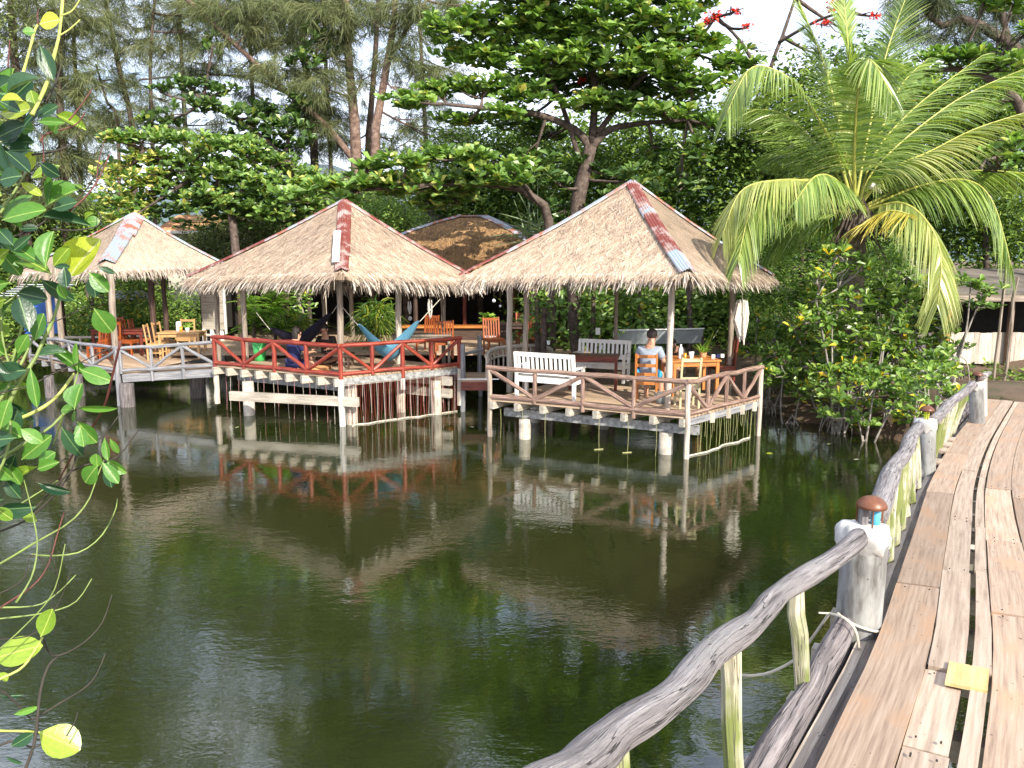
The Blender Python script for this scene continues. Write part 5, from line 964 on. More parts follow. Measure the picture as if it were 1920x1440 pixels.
# clad hut on stilts left of the middle pavilion
hs = thing('stilt_hut', 'small pale board-clad hut on short white stilts between the left and middle pavilions', 'hut', tuple(W(405, 600, 25.5)*V(1, 1, 0)))
for i in range(8):
    z0 = 1.42+i*.17; a = W(379, 600, 25.5); b_ = W(421, 600, 25.4); bx(hs, 'wall_board', 'joist', V(a[0], a[1], z0), V(b_[0], b_[1], z0), .03, .165)
bx(hs, 'wall', 'blackwall', V(a[0]+.02, a[1]+.6, 2.05), V(b_[0]-.02, b_[1]+.6, 2.05), 1.1, 1.36)
bx(hs, 'corner_board', 'white_paint', V(b_[0]+.04, b_[1]-.02, 1.2), V(b_[0]+.04, b_[1]-.02, 2.9), .05, .09)
for x_ in (.05, .3, .62): bx(hs, 'stilt', 'white_paint', V(a[0]+x_, a[1], .2), V(a[0]+x_, a[1], 1.34), .1, .1)
bx(hs, 'eave_strip', 'blue_paint', V(a[0]-.1, a[1]-.05, 2.82), V(b_[0]-.05, b_[1]-.05, 2.82), .04, .12)
# blue tarp at far left
ts = thing('blue_shelter', 'blue tarpaulin wall under a grey slatted roof at the far left behind the leftmost pavilion', 'shelter', tuple(W(80, 600, 26)*V(1, 1, 0)))
a = W(45, 600, 26); b_ = W(116, 600, 26); bx(ts, 'tarp', 'blue_tarp', V(a[0], a[1], 1.75), V(b_[0], b_[1], 1.75), .05, 1.2)
for i in range(6): bx(ts, 'roof_slat', 'sheet', V(a[0]-.3, a[1]-.7+i*.25, 2.42+i*.06), V(b_[0]+.2, a[1]-.7+i*.25, 2.42+i*.06), .19, .02)
for x_ in (a[0], b_[0]): bx(ts, 'post', 'dark_wood', V(x_, a[1]+.1, .3), V(x_, a[1]+.1, 2.6), .09, .09)
bx(ts, 'back_panel', 'sheet', V(b_[0]+.8, a[1]+1.6, 2.3), V(b_[0]+2.2, a[1]+1.6, 2.3), .04, .35)
# wooden shelter on the right
ws = thing('wooden_shelter', 'low dark shelter with pale plank half wall and grey sheet roof behind the palm', 'shelter', tuple(W(1800, 600, 21)*V(1, 1, 0)))
Yw = 21.0; zg = 1.15
bx(ws, 'roof', 'sheet_roof' if 'sheet_roof' in M else plain('old_grey_brown_roof_sheet', (.13, .11, .09), .9, .3, 2), V(10.4, Yw-.1, 3.0), V(16.5, Yw-.1, 3.0), 3.8, .07, up=(0, -.14, 1))
bx(ws, 'eave_board', 'post_wood', V(10.4, Yw-2.02, 2.66), V(16.5, Yw-2.02, 2.66), .05, .14)
bx(ws, 'back_wall', 'blackwall', V(9.4, Yw+1.5, 2.0), V(16.5, Yw+1.5, 2.0), .08, 2.2); bx(ws, 'side_wall', 'blackwall', V(9.4, Yw-1.2, 2.0), V(9.4, Yw+1.5, 2.0), .08, 1.8)
a = W(1782, 620, Yw-1.6); b_ = W(1950, 620, Yw-1.6); n_ = 15; mb = MB()
for i in range(n_): x_ = a[0]+(b_[0]-a[0])*(i+.5)/n_; mb.beam(V(x_, Yw-1.6, zg-.1), V(x_, Yw-1.6, zg+.66+rng.uniform(-.01, .01)), .03, (b_[0]-a[0])/n_-.006, up=(1, 0, 0))
mb.build('half_wall', M['post_pale'], ws)
bx(ws, 'left_panel', 'curb', V(9.5, Yw-1.5, zg+.3), V(a[0]-.15, Yw-1.5, zg+.3), .05, .7)
for px in (1777, 1895, 1690): p = W(px, 600, Yw-1.7); bx(ws, 'post', 'rail_brown' if px != 1777 else 'orange_wood', V(p[0], p[1], zg-.2), V(p[0], p[1], 2.75), .1, .1)
for px, Y_, py in ((1886, 18, 480), (1905, 17, 520), (1958, 16, 430)):
    p = W(px, 600, Y_); mb = MB(); mb.log(V(p[0]-.15, p[1], .8), W(px+4, py, Y_), .035, 7, 6, .02); o = mb.build('wooden_pole', M['post_wood'], loc=(p[0], p[1], 1)); tag(o, {1886: 'thin leaning pole in front of the pale half wall at the right', 1905: 'second thin pole close to the right edge, before the shelter', 1958: 'thick pole at the far right edge'}[px], 'pole')
sh = thing('metal_sheet', 'long pale grey metal sheet leaning in the garden behind the seated couple', 'metal sheet', tuple(W(1240, 660, 21.5)*V(1, 1, 0)))
a = W(1150, 633, 21.6); b_ = W(1318, 630, 21.2); bx(sh, 'panel', 'sheet', a, b_, .04, .42, up=(0, -.5, 1)); bx(sh, 'rim', 'white_paint', a+V(0, -.12, .21), b_+V(0, -.12, .21), .05, .03)
bx(sh, 'stand', 'dark_wood', a-V(0, 0, 1.1), a, .06, .06); bx(sh, 'stand', 'dark_wood', b_-V(0, 0, 1.1), b_, .06, .06)

# ------------------------------------------------------------------ furniture
def mkchair(mat, slats=3, h=.97, w_=.40, seatmat=None, vert=0, group='wooden chairs'):
    t = thing('wooden_chair', 'x', 'chair', (0, 0, 0), group); m_ = M[mat]
    mb = MB(); mb.box((0, 0, .44), w_+.02, .42, .035); st = mb.build('seat', M[seatmat] if seatmat else m_, t)
    for sx in (-1, 1):
        mb = MB(); mb.beam((sx*w_/2, -.2, 0), (sx*w_/2, -.2, .45), .04, .04); mb.beam((sx*w_/2, -.2, .45), (sx*w_/2, -.27, h), .04, .035); mb.build('back_leg', m_, t)
        mb = MB(); mb.beam((sx*w_/2, .19, 0), (sx*w_/2, .19, .42), .04, .04); mb.build('leg', m_, t)
        mb = MB(); mb.beam((sx*w_/2, -.18, .2), (sx*w_/2, .17, .2), .02, .03); mb.beam((sx*w_/2, -.18, .395), (sx*w_/2, .17, .395), .02, .06); mb.build('side_rail', m_, t)
    mb = MB(); mb.beam((-w_/2, .19, .395), (w_/2, .19, .395), .02, .06); mb.build('apron', m_, t); mb = MB(); mb.beam((-w_/2, -.2, .395), (w_/2, -.2, .395), .02, .06); mb.build('apron', m_, t)
    for i in range(slats):
        z = h-.05-i*(h-.6)/max(slats-1, 1)*.95; mb = MB(); mb.beam((-w_/2+.02, -.27+(h-z)*.135, z), (w_/2-.02, -.27+(h-z)*.135, z), .02, .065); mb.build('back_slat', m_, t)
    if vert:
        mb = MB()
        for i in range(vert): x_ = -w_/2+w_*(i+1)/(vert+1); mb.beam((x_, -.2, .46), (x_, -.265, h-.06), .035, .016)
        mb.build('back_spindles', m_, t)
    return t
def put(t, p, rz, label): t.location = tuple(p); t.rotation_euler = (0, 0, R(rz)); t['label'] = label; return t
ch = put(mkchair('orange_wood', 3, .98, .40), G(1212, 752, ZA), -14, 'orange wooden chair the man in the grey shirt sits on')
mb = MB(); mb.box((0, 0, .475), .38, .38, .03); cu = mb.build('red_cushion', M['red_cloth'], loc=(0, 0, 0)); cu.location = ch.location; cu.rotation_euler = ch.rotation_euler; tag(cu, 'flat red cushion on the orange chair under the seated man', 'cushion')
put(mkchair('beige_wood', 2, .98, .36), G(1287, 762, ZA), 3, 'beige wooden chair with its back to the pond beside the couple\'s table')
put(mkchair('red_wood', 2, 1.12, .42, vert=4), G(1352, 722, ZA), 100, 'tall dark red chair at the right end of the couple\'s table')
oc = mkchair('rust_wood', 1, 1.0, .44, vert=5, group='orange chairs in the shaded hall')
put(oc, G(832, 672, 1.05), 10, 'orange slat-backed chair seen over the right end of the red railing')
def along(px, Y_, z): p = W(px, 600, Y_); return V(p[0], p[1], z)
dup(oc, along(926, 21.6, 1.0), R(200), 'orange slat-backed chair left of the pale pavilion post, by the curved railing'); dup(oc, along(1003, 22.3, 1.0), R(170), 'orange slat-backed chair in the gap between two posts of the near pavilion')
dup(oc, along(800, 22.5, 1.0), R(150), 'orange slat-backed chair deeper in the hall, left of the bright one'); dup(oc, along(985, 23.4, 1.0), R(190), 'dim orange chair just behind the others near the counter end')
oc = mkchair('rust_wood', 2, 1.02, .42, vert=3, group='orange chairs under the left pavilion')
put(oc, along(182, 21.6, ZC), 75, 'leftmost orange chair under the left pavilion, behind the near leaves')
dup(oc, along(200, 22.3, ZC), R(60), 'orange chair just right of the leftmost one under the left pavilion'); dup(oc, along(240, 22.9, ZC), R(-100), 'orange chair right of the front post of the left pavilion')
dup(oc, along(262, 23.4, ZC), R(-80), 'dark orange chair at the back of the long table under the left pavilion'); dup(oc, along(208, 24.0, ZC), R(170), 'orange chair at the far side of the long table under the left pavilion')
oc = mkchair('honey_wood', 2, .98, .4, group='honey brown chairs by the small table')
put(oc, along(291, 22.0, ZC), -80, 'honey brown chair left of the small table with glasses'); dup(oc, along(308, 22.7, ZC), R(-95), 'second honey brown chair, tucked behind the first at the small table'); dup(oc, along(345, 23.6, ZC), R(180), 'honey brown chair on the far side of the small table')
def mktable(mat, lx, ly, h=.75, name='table', label='x', cloth=None):
    t = thing(name, label, 'table'); m_ = M[mat]; mb = MB(); mb.box((0, 0, h-.018), lx, ly, .036); mb.build('table_top', m_, t)
    mb = MB()
    for s_ in (-1, 1): mb.beam((-lx/2+.045, s_*(ly/2-.05), h-.085), (lx/2-.045, s_*(ly/2-.05), h-.085), .02, .1); mb.beam((s_*(lx/2-.052), -ly/2+.045, h-.086), (s_*(lx/2-.052), ly/2-.045, h-.086), .02, .096)
    mb.build('apron', m_, t)
    for sx in (-1, 1):
        for sy in (-1, 1): mb = MB(); mb.beam((sx*(lx/2-.06), sy*(ly/2-.06), 0), (sx*(lx/2-.06), sy*(ly/2-.06), h-.036), .065, .065); mb.build('leg', m_, t)
    return t
tb = put(mktable('orange_wood', 1.05, .85), G(1298, 742, ZA)+V(0, .35, 0), 8, 'orange brown wooden table with cups and a plant where the couple sits'); TBC = np.array(tb.location)
put(mktable('honey_wood', 1.15, .7), along(340, 22.3, ZC), 4, 'small honey brown table with napkins and a glass under the left pavilion')
put(mktable('red_wood', 1.5, .8), along(228, 23.2, ZC), 0, 'long dark red table surrounded by orange chairs under the left pavilion')
put(mktable('red_wood', 1.1, .6, .74), G(1112, 728, ZA), -8, 'dark red table with a draped cloth between the two white benches')
put(mktable('dark_wood', 1.3, .7, .74), along(955, 23.0, 1.0), 0, 'dark table in the shaded hall beside the counter'); put(mktable('post_wood', 1.5, .6, .74), along(790, 20.3, .95), 5, 'grey brown table behind the right end of the red railing')
for k, (px, Y_, lab) in enumerate(((240, 24.3, 'dark'), (475, 23.5, 'dark'))): pass
# white benches
def mkbench(L_):
    t = thing('garden_bench', 'x', 'bench', (0, 0, 0), 'white slatted benches'); m_ = M['white_paint']; h = .93
    for sx in (-1, 1):
        mb = MB(); mb.beam((sx*L_/2, -.22, 0), (sx*L_/2, -.22, .42), .06, .07); mb.beam((sx*L_/2, -.22, .42), (sx*L_/2, -.29, h), .06, .06); mb.build('back_leg', m_, t)
        mb = MB(); mb.beam((sx*L_/2, .22, 0), (sx*L_/2, .22, .62), .06, .07); mb.build('leg', m_, t); mb = MB(); mb.beam((sx*L_/2, -.25, .635), (sx*L_/2, .27, .635), .09, .03); mb.build('armrest', m_, t)
        pass
    mb = MB(); mb.beam((-L_/2, -.285, h-.04), (L_/2, -.285, h-.04), .03, .09); mb.build('top_rail', m_, t); mb = MB(); mb.beam((-L_/2, -.235, .52), (L_/2, -.235, .52), .03, .07); mb.build('lower_rail', m_, t)
    mb = MB(); nn = int(L_/.105)
    for i in range(nn): x_ = -L_/2+.03+(L_-.06)*(i+.5)/nn; mb.beam((x_, -.24, .54), (x_, -.283, h-.08), .055, .018)
    mb.build('back_slats', m_, t); mb = MB()
    for i in range(5): mb.beam((-L_/2, -.18+i*.1, .42), (L_/2, -.18+i*.1, .42), .085, .022)
    mb.build('seat_slats', m_, t); mb = MB(); mb.beam((-L_/2, .2, .36), (L_/2, .2, .36), .03, .1); mb.beam((-L_/2, -.2, .36), (L_/2, -.2, .36), .03, .1)
    for sx in (-1, 1): mb.beam((sx*L_/2, -.22, .36), (sx*L_/2, .22, .36), .034, .09)
    mb.build('seat_frame', m_, t); return t
a = G(969, 742, ZA); b_ = G(1076, 752, ZA); an = math.degrees(math.atan2((b_-a)[1], (b_-a)[0])); c = (a+b_)/2
put(mkbench(np.linalg.norm(b_-a)), c+nrm(V(-(b_-a)[1], (b_-a)[0], 0))*.22, an, 'white slatted bench nearest the pond with its back to the water')
put(mkbench(1.2), G(1128, 716, ZA)+V(0, .2, 0), 180+an+6, 'white slatted bench in shade facing the pond beyond the dark red table')
# small things
def vessel(name, label, cat, p, prof, mat, group=None): mb = MB(); mb.lathe(p, prof, 14); o = mb.build(name, M[mat], loc=tuple(p), smooth=True); return tag(o, label, cat, group)
cup = [(.03, 0), (.032, .005), (.043, .1), (.04, .1), (.028, .01)]
tz = ZA+.752
def tp(px, dy): p = W(px, 670, TBC[1]+dy); return V(p[0], p[1], tz)
vessel('cup', 'white cup standing on the couple\'s table right of the amber glass', 'cup', tp(1296, -.1), [(.038, 0), (.04, .01), (.06, .14), (.057, .14), (.035, .015)], 'ceramic')
vessel('glass', 'amber drink glass on the couple\'s table', 'glass', tp(1284, -.25), [(.03, 0), (.032, .01), (.04, .13), (.037, .13), (.028, .01)], 'amber')
vessel('bottle', 'tall pale grey water bottle in front of the woman', 'bottle', tp(1276, -.15), [(.045, 0), (.048, .02), (.048, .2), (.02, .26), (.02, .3), (.001, .3)], 'ceramic')
vessel('cup', 'small pale cup at the left on the far white bench side', 'cup', G(1028, 705, ZA)+UPV*.76, cup, 'ceramic'); vessel('glass', 'pale plastic cup on the dark red table end near the plants', 'cup', W(1127, 655, 18.2), cup, 'ceramic')
vessel('glass', 'orange juice glass on the small honey brown table', 'glass', along(338, 22.2, ZC+.752), [(.035, 0), (.04, .01), (.05, .15), (.047, .15), (.03, .01)], 'amber'); vessel('napkin_holder', 'white napkin stand on the small honey brown table', 'napkin stand', along(334, 22.45, ZC+.752), [(.07, 0), (.07, .02), (.07, .22), (.06, .26), (.001, .26)], 'ceramic')
for i, px in enumerate((1337, 1346, 1354)):
    p = tp(px, -.02+.05*i); mb = MB(); mb.box(p+V(0, 0, .035), .07, .06, .07); o = mb.build('small_jar', M['ceramic' if i != 1 else 'shirt_dark'], loc=tuple(p)); mb = MB(); tag(o, ['left white condiment jar on the right end of the couple\'s table', 'dark blue condiment jar between two white ones', 'right white condiment jar near the red chair'][i], 'jar', 'condiment jars on the table')
def potplant(label, p, h, mat, L_, n_=40, pot='rail_brown', wd=.05, name='potted_plant', drp=.5, r=.08):
    t = thing(name, label, 'plant', tuple(p)); mb = MB(); mb.lathe(p, [(r*.7, 0), (r*.75, .01), (r, h), (r*.9, h), (r*.6, h*.5)], 14); mb.build('pot', M[pot], t, smooth=True)
    mb = MB(); b0 = np.repeat((p+V(0, 0, h))[None], n_, 0)+rng.normal(0, r*.3, (n_, 3)); d = rng.normal(0, 1, (n_, 3)); d[:, 2] = abs(d[:, 2])*.9+.5; ribbons(mb, b0, d, L_*rng.uniform(.6, 1.1, n_), wd, L_*drp, 4, tip=.1); mb.build('leaves', M[mat], t); return t
potplant('small potted plant with spiky leaves on the couple\'s table', tp(1318, .1), .1, 'fern', .3, 30, 'terracotta', .035)
potplant('small green plant in a white pot on the small honey brown table', along(350, 22.3, ZC+.752), .1, 'fern', .2, 24, 'ceramic', .03, r=.06)
potplant('tall spiky plant with yellow-green stalks behind the couple\'s table', G(1322, 712, ZA)+V(0, .5, 0), .3, 'spike', 1.1, 16, 'terracotta', .06, drp=.1, r=.14)
p = G(1240, 756, ZA); t = thing('bucket', 'grey plastic tub on the deck boards behind the front railing', 'bucket', tuple(p)); mb = MB(); mb.tube([p, p+UPV*.01, p+UPV*.2, p+UPV*.2, p+UPV*.02], [.1, .12, .145, .135, .1], 18); mb.build('tub', M['grey_plastic'], t, smooth=True); mb = MB(); mb.tube([p+UPV*.19, p+UPV*.215], [.152, .152], 18); mb.build('rim', M['grey_plastic'], t)
# bell and hanging shell mobiles
def mobile(label, p, ln, w_, mat='foam', name='shell_mobile', n_=9):
    t = thing(name, label, 'hanging ornament', tuple(p), 'ornaments hanging from the eaves'); mb = MB()
    for i in range(n_):
        x_ = rng.uniform(-w_, w_); y_ = rng.uniform(-w_, w_)*.5; z0 = -rng.uniform(0, .1*ln); z1 = -ln*rng.uniform(.55, 1)
        mb.tube([p+V(x_*.8, y_, z0), p+V(x_, y_, (z0+z1)/2), p+V(x_*.4+w_*.3, y_, z1)], [w_*.16, w_*.3, w_*.1], 6, .5)
    mb.build('shells', M[mat], t); mb = MB(); mb.tube([p+V(0, 0, .3), p-V(0, 0, ln*.5)], .006, 5); mb.build('cord', M['rope'], t)
mobile('long pale driftwood and shell ornament hanging from the right corner of the nearest roof', W(1392, 560, 17.0), 1.0, .13, n_=22)
mobile('string of small shells hanging from the middle roof eave right of the blue hammock', W(806, 560, 18.6), .5, .05, n_=8)
mobile('pale glass wind chime in the dark hall beside the middle pavilion', W(767, 565, 20.5), .35, .05, 'ceramic', 'wind_chime', 6)
p = W(1297, 522, 14.1); t = thing('bell', 'small dark bell hanging at the front corner of the nearest roof', 'bell', tuple(p)); mb = MB(); mb.tube([p, p-UPV*.02, p-UPV*.07, p-UPV*.1], [.01, .03, .036, .05], 12); mb.build('bell_body', M['rope'], t, smooth=True); mb = MB(); mb.tube([p+UPV*.2, p], .005, 5); mb.build('cord', M['dark_wood'], t)
for i, (px, py, Y_, r) in enumerate(((769, 597, 21, .055), (926, 564, 22.5, .05), (938, 574, 22.8, .035))):
    p = W(px, py, Y_); t = thing('hanging_lamp', ['white round lamp hanging low behind the blue hammock end', 'white round lamp hanging in the dark hall right of the middle roof', 'small pale lamp hanging just right of the round one'][i], 'lamp', tuple(p), 'small white lamps in the hall'); mb = MB(); mb.ellip(p, r, r, r*1.1); mb.build('globe', M['ceramic'], t, smooth=True); mb = MB(); mb.tube([p+UPV*r, p+UPV*.7], .004, 4); mb.build('cord', M['dark_wood'], t)
# hammocks
def hammock(label, a, b, sag, w_, mat, group, ends=None):
    t = thing('hammock', label, 'hammock', tuple(((a+b)/2)*V(1, 1, 0)), group); d = nrm((b-a)*V(1, 1, 0)); s_ = V(-d[1], d[0], 0); mb = MB(); nu, nv = 26, 13; vs = []
    for i in range(nu):
        u = i/(nu-1); w2 = w_*(.05+math.sin(math.pi*u)**.6*.95); c = lerp(a, b, u)-UPV*sag*(1-abs(2*u-1)**1.45)
        for j in range(nv):
            q = 2*j/(nv-1)-1; vs.append(c+s_*w2*math.sin(q*1.1)*.55+UPV*(w2*.55*(1-math.cos(q*1.35))+.010*math.sin(q*21+u*3)))
    mb.add(vs, [(i*nv+j, i*nv+j+1, (i+1)*nv+j+1, (i+1)*nv+j) for i in range(nu-1) for j in range(nv-1)]); mb.build('cloth', M[mat], t, smooth=True)
    for e, q in ((a, ends[0]), (b, ends[1])):
        mb = MB(); mb.tube([e, q], .01, 5); mb.build('rope', M['rope'], t)
a = W(671, 610, 17.9); b_ = W(787, 603, 18.3); hammock('pale blue cloth hammock with raised ends behind the right side of the red railing', a, b_, .85, .8, 'cloth_blue', 'hammocks in the middle pavilion', (a+V(-.35, .1, .4), b_+V(.45, .3, .5)))
a = W(506, 618, 18.6); b_ = W(622, 588, 19.2); hammock('dark purple-black hammock slung behind the left side of the red railing', a, b_, .62, .7, 'cloth_dark', 'hammocks in the middle pavilion', (a+V(-.3, 0, .4), b_+V(.2, .1, .3)))
lt = thing('low_table', 'low dark table on the floor of the middle pavilion between the hammocks', 'table', tuple(along(622, 18.5, ZB))); p = along(622, 18.5, ZB); bx(lt, 'table_top', 'dark_wood', p+V(-.45, 0, .3), p+V(.45, 0, .3), .6, .04)
for sx in (-.4, .4):
    for sy in (-.24, .24): bx(lt, 'leg', 'dark_wood', p+V(sx, sy, 0), p+V(sx, sy, .28), .05, .05)
p = along(575, 18.1, ZB+.035); mb = MB(); mb.box(p, .95, .5, .06); tag(mb.build('floor_cushion', plain('yellow_pink_cloth', (.62, .3, .12), .9, .4, 5), loc=tuple(p)), 'yellow and pink patterned floor cushion behind the red railing', 'cushion')
t = thing('plastic_bin', 'bright green plastic bin behind the left part of the red railing', 'bin', tuple(along(484, 19.6, ZB))); p = along(484, 19.6, ZB); mb = MB(); mb.tube([p, p+UPV*.02, p+UPV*.42], [.11, .13, .17], 14); mb.build('tub', M['green_plastic'], t, smooth=True); mb = MB(); mb.tube([p+UPV*.42, p+UPV*.45], [.18, .17], 14); mb.build('lid', M['green_plastic'], t)
# ferns and spiky plants
def fern(label, p, n_, L_, trunk_h=.0):
    t = thing('fern', label, 'plant', tuple(p)); mb = MB(); ms = MB()
    for i in range(n_):
        a = rng.uniform(0, 6.28); el = rng.uniform(.1, 1.2); d = V(math.cos(a)*math.cos(el), math.sin(a)*math.cos(el)-.15, math.sin(el)); b0 = p+V(0, 0, trunk_h*rng.uniform(.4, 1)); l = L_*rng.uniform(.6, 1.1)
        tt = np.linspace(0, 1, 16)[:, None]; P = b0+d*l*tt-UPV*l*.45*tt**2; ms.tube(P[::3], .006, 4); T_ = nrm(np.gradient(P, axis=0)); S = nrm(np.cross(T_, UPV))
        for sg in (-1, 1): leaves(mb, P, S*sg+T_*.5, UPV+rng.normal(0, .15, (16, 3)), l*.26*np.sin(math.pi*(.15+.8*tt[:, 0])), .04, TE)
    mb.build('fronds', M['fern'], t); ms.tube([p-V(0, 0, .2), p+V(0, 0, trunk_h)], .05, 7, .2); ms.build('stems', M['bark'], t)
fern('bright green fern cluster behind the left half of the red railing', along(515, 23.3, 1.0), 60, 1.15, 1.6); fern('second fern with yellow-green fronds left of the dark hammock', along(475, 23.0, 1.0), 36, 1.0, 1.3)
potplant('broad leafy plant below the ferns in the middle pavilion', along(528, 22.9, 1.2), .3, 'hedge', .8, 60, 'terracotta', .16, drp=.4, r=.16)
def spiky(label, p, n_, L_, mat='spike', wd=.05, drp=.7, zlo=-.4, name='spiky_plant'):
    t = thing(name, label, 'plant', tuple(p)); mb = MB(); d = rng.normal(0, 1, (n_, 3)); d[:, 2] = d[:, 2]*.8+.25+zlo*.3; b0 = p+rng.normal(0, .16, (n_, 3)); ribbons(mb, b0, d, L_*rng.uniform(.6, 1.1, n_), wd, L_*drp, 4, tip=.1); mb.build('leaves', M[mat], t)
    mb = MB(); mb.tube([V(p[0], p[1], .9), p], .07, 7, .2); mb.build('stem', M['bark'], t)
spiky('big round clump of long yellow-green strap leaves hanging behind the blue hammock', W(706, 592, 23.4), 520, .95, wd=.05)
spiky('spiky yellow-green plant between the ferns and the dark hammock', W(562, 612, 23.0), 130, .8, wd=.035, drp=.4); spiky('fan of stiff grey-green blades behind the left slope of the nearest roof', W(1000, 440, 24.5), 60, 1.6, 'greyspike', .07, .1, 1.5)
spiky('yellow-green air plant on a trunk just right of the middle roof', W(1020, 577, 20.6), 70, .3, 'spike', .03)
for i, (px, Y_, lab, mt_, r) in enumerate(((1083, 21.5, 'thick ivy-wrapped trunk behind the left part of the white bench', 'bark', .14), (1008, 20.9, 'brown trunk with air plants behind the left posts', 'bark', .09), (1118, 21.0, 'slim dark trunk with a small white notice', 'bark', .06), (1300, 22, 'leaning trunk behind the couple', 'bark', .07), (540, 23.7, 'reddish trunk rising behind the ferns', 'bark_red', .1), (570, 24, 'pale trunk right of the ferns', 'bark_grey', .09))):
    p = W(px, 600, Y_); t = thing('tree_trunk', lab, 'tree trunk', (p[0], p[1], .8), 'trunks rising behind the pavilions'); mb = MB(); mb.log(V(p[0], p[1], .6), V(p[0]+rng.uniform(-.3, .3), p[1], 4.2), r, 9, 9, .03, .1); mb.build('trunk', M[mt_], t, smooth=True)
    mb = MB(); pp = V(p[0], p[1], 0)+rng.normal(0, 1, (60, 3))*V(.18, .1, 0)+UPV*rng.uniform(1.4, 3.6, (60, 1)); rosettes(mb, pp, .2, .5, 4, TF, (-40, 40)); mb.build('climber_leaves', M['almond' if i % 2 == 0 else 'mangrove'], t)
p = W(1121, 621, 20.85); mb = MB(); mb.beam(p-UPV*.09, p+UPV*.09, .12, .01, up=(0, 1, 0)); tag(mb.build('paper_notice', M['white_paint'], loc=tuple(p)), 'small white notice fixed to a slim trunk behind the near pavilion', 'notice')
t = thing('potted_plant', 'bright green leafy plant on the counter in the dark hall', 'plant', tuple(W(916, 612, 23.3))); p = W(916, 612, 23.3); mb = MB(); mb.lathe(p, [(.06, 0), (.08, .12), (.07, .12)]); mb.build('pot', M['blackwall'], t); mb = MB(); rosettes(mb, p+UPV*.22+rng.normal(0, .07, (8, 3)), .22, .6, 6, TF); mb.build('leaves', M['fern'], t)
for i, (px, py, Y_, s_) in enumerate(((918, 634, 22.6, .35), (838, 606, 24, .3))):
    p = W(px, py, Y_); mb = MB(); mb.box(p, s_, .25, .12); tag(mb.build('storage_box', M['ceramic' if i == 0 else 'orange_wood'], loc=tuple(p)), ['pale blue-white box on the dark table in the hall', 'long orange box on the counter'][i], 'box')
# ------------------------------------------------------------------ people
def skin_mesh(name, verts, edges, mat, parent, sub=2):
    me = bpy.data.meshes.new(name); me.from_pydata([v[:3] for v in verts], edges, []); o = bpy.data.objects.new(name+'_tmp', me); COL.objects.link(o)
    sm = o.modifiers.new('s', 'SKIN'); sm.use_smooth_shade = True
    for i, v in enumerate(verts): me.skin_vertices[0].data[i].radius = (v[3], v[4] if len(v) > 4 else v[3]); me.skin_vertices[0].data[i].use_root = (i == 0)
    ss = o.modifiers.new('u', 'SUBSURF'); ss.levels = sub; ss.render_levels = sub
    dg = bpy.context.evaluated_depsgraph_get(); ev = o.evaluated_get(dg); m2 = bpy.data.meshes.new_from_object(ev); m2.name = name
    bpy.data.objects.remove(o); q = bpy.data.objects.new(name, m2); COL.objects.link(q); q.parent = parent; m2.materials.clear(); m2.materials.append(mat)
    for p in m2.polygons: p.use_smooth = True
    return q
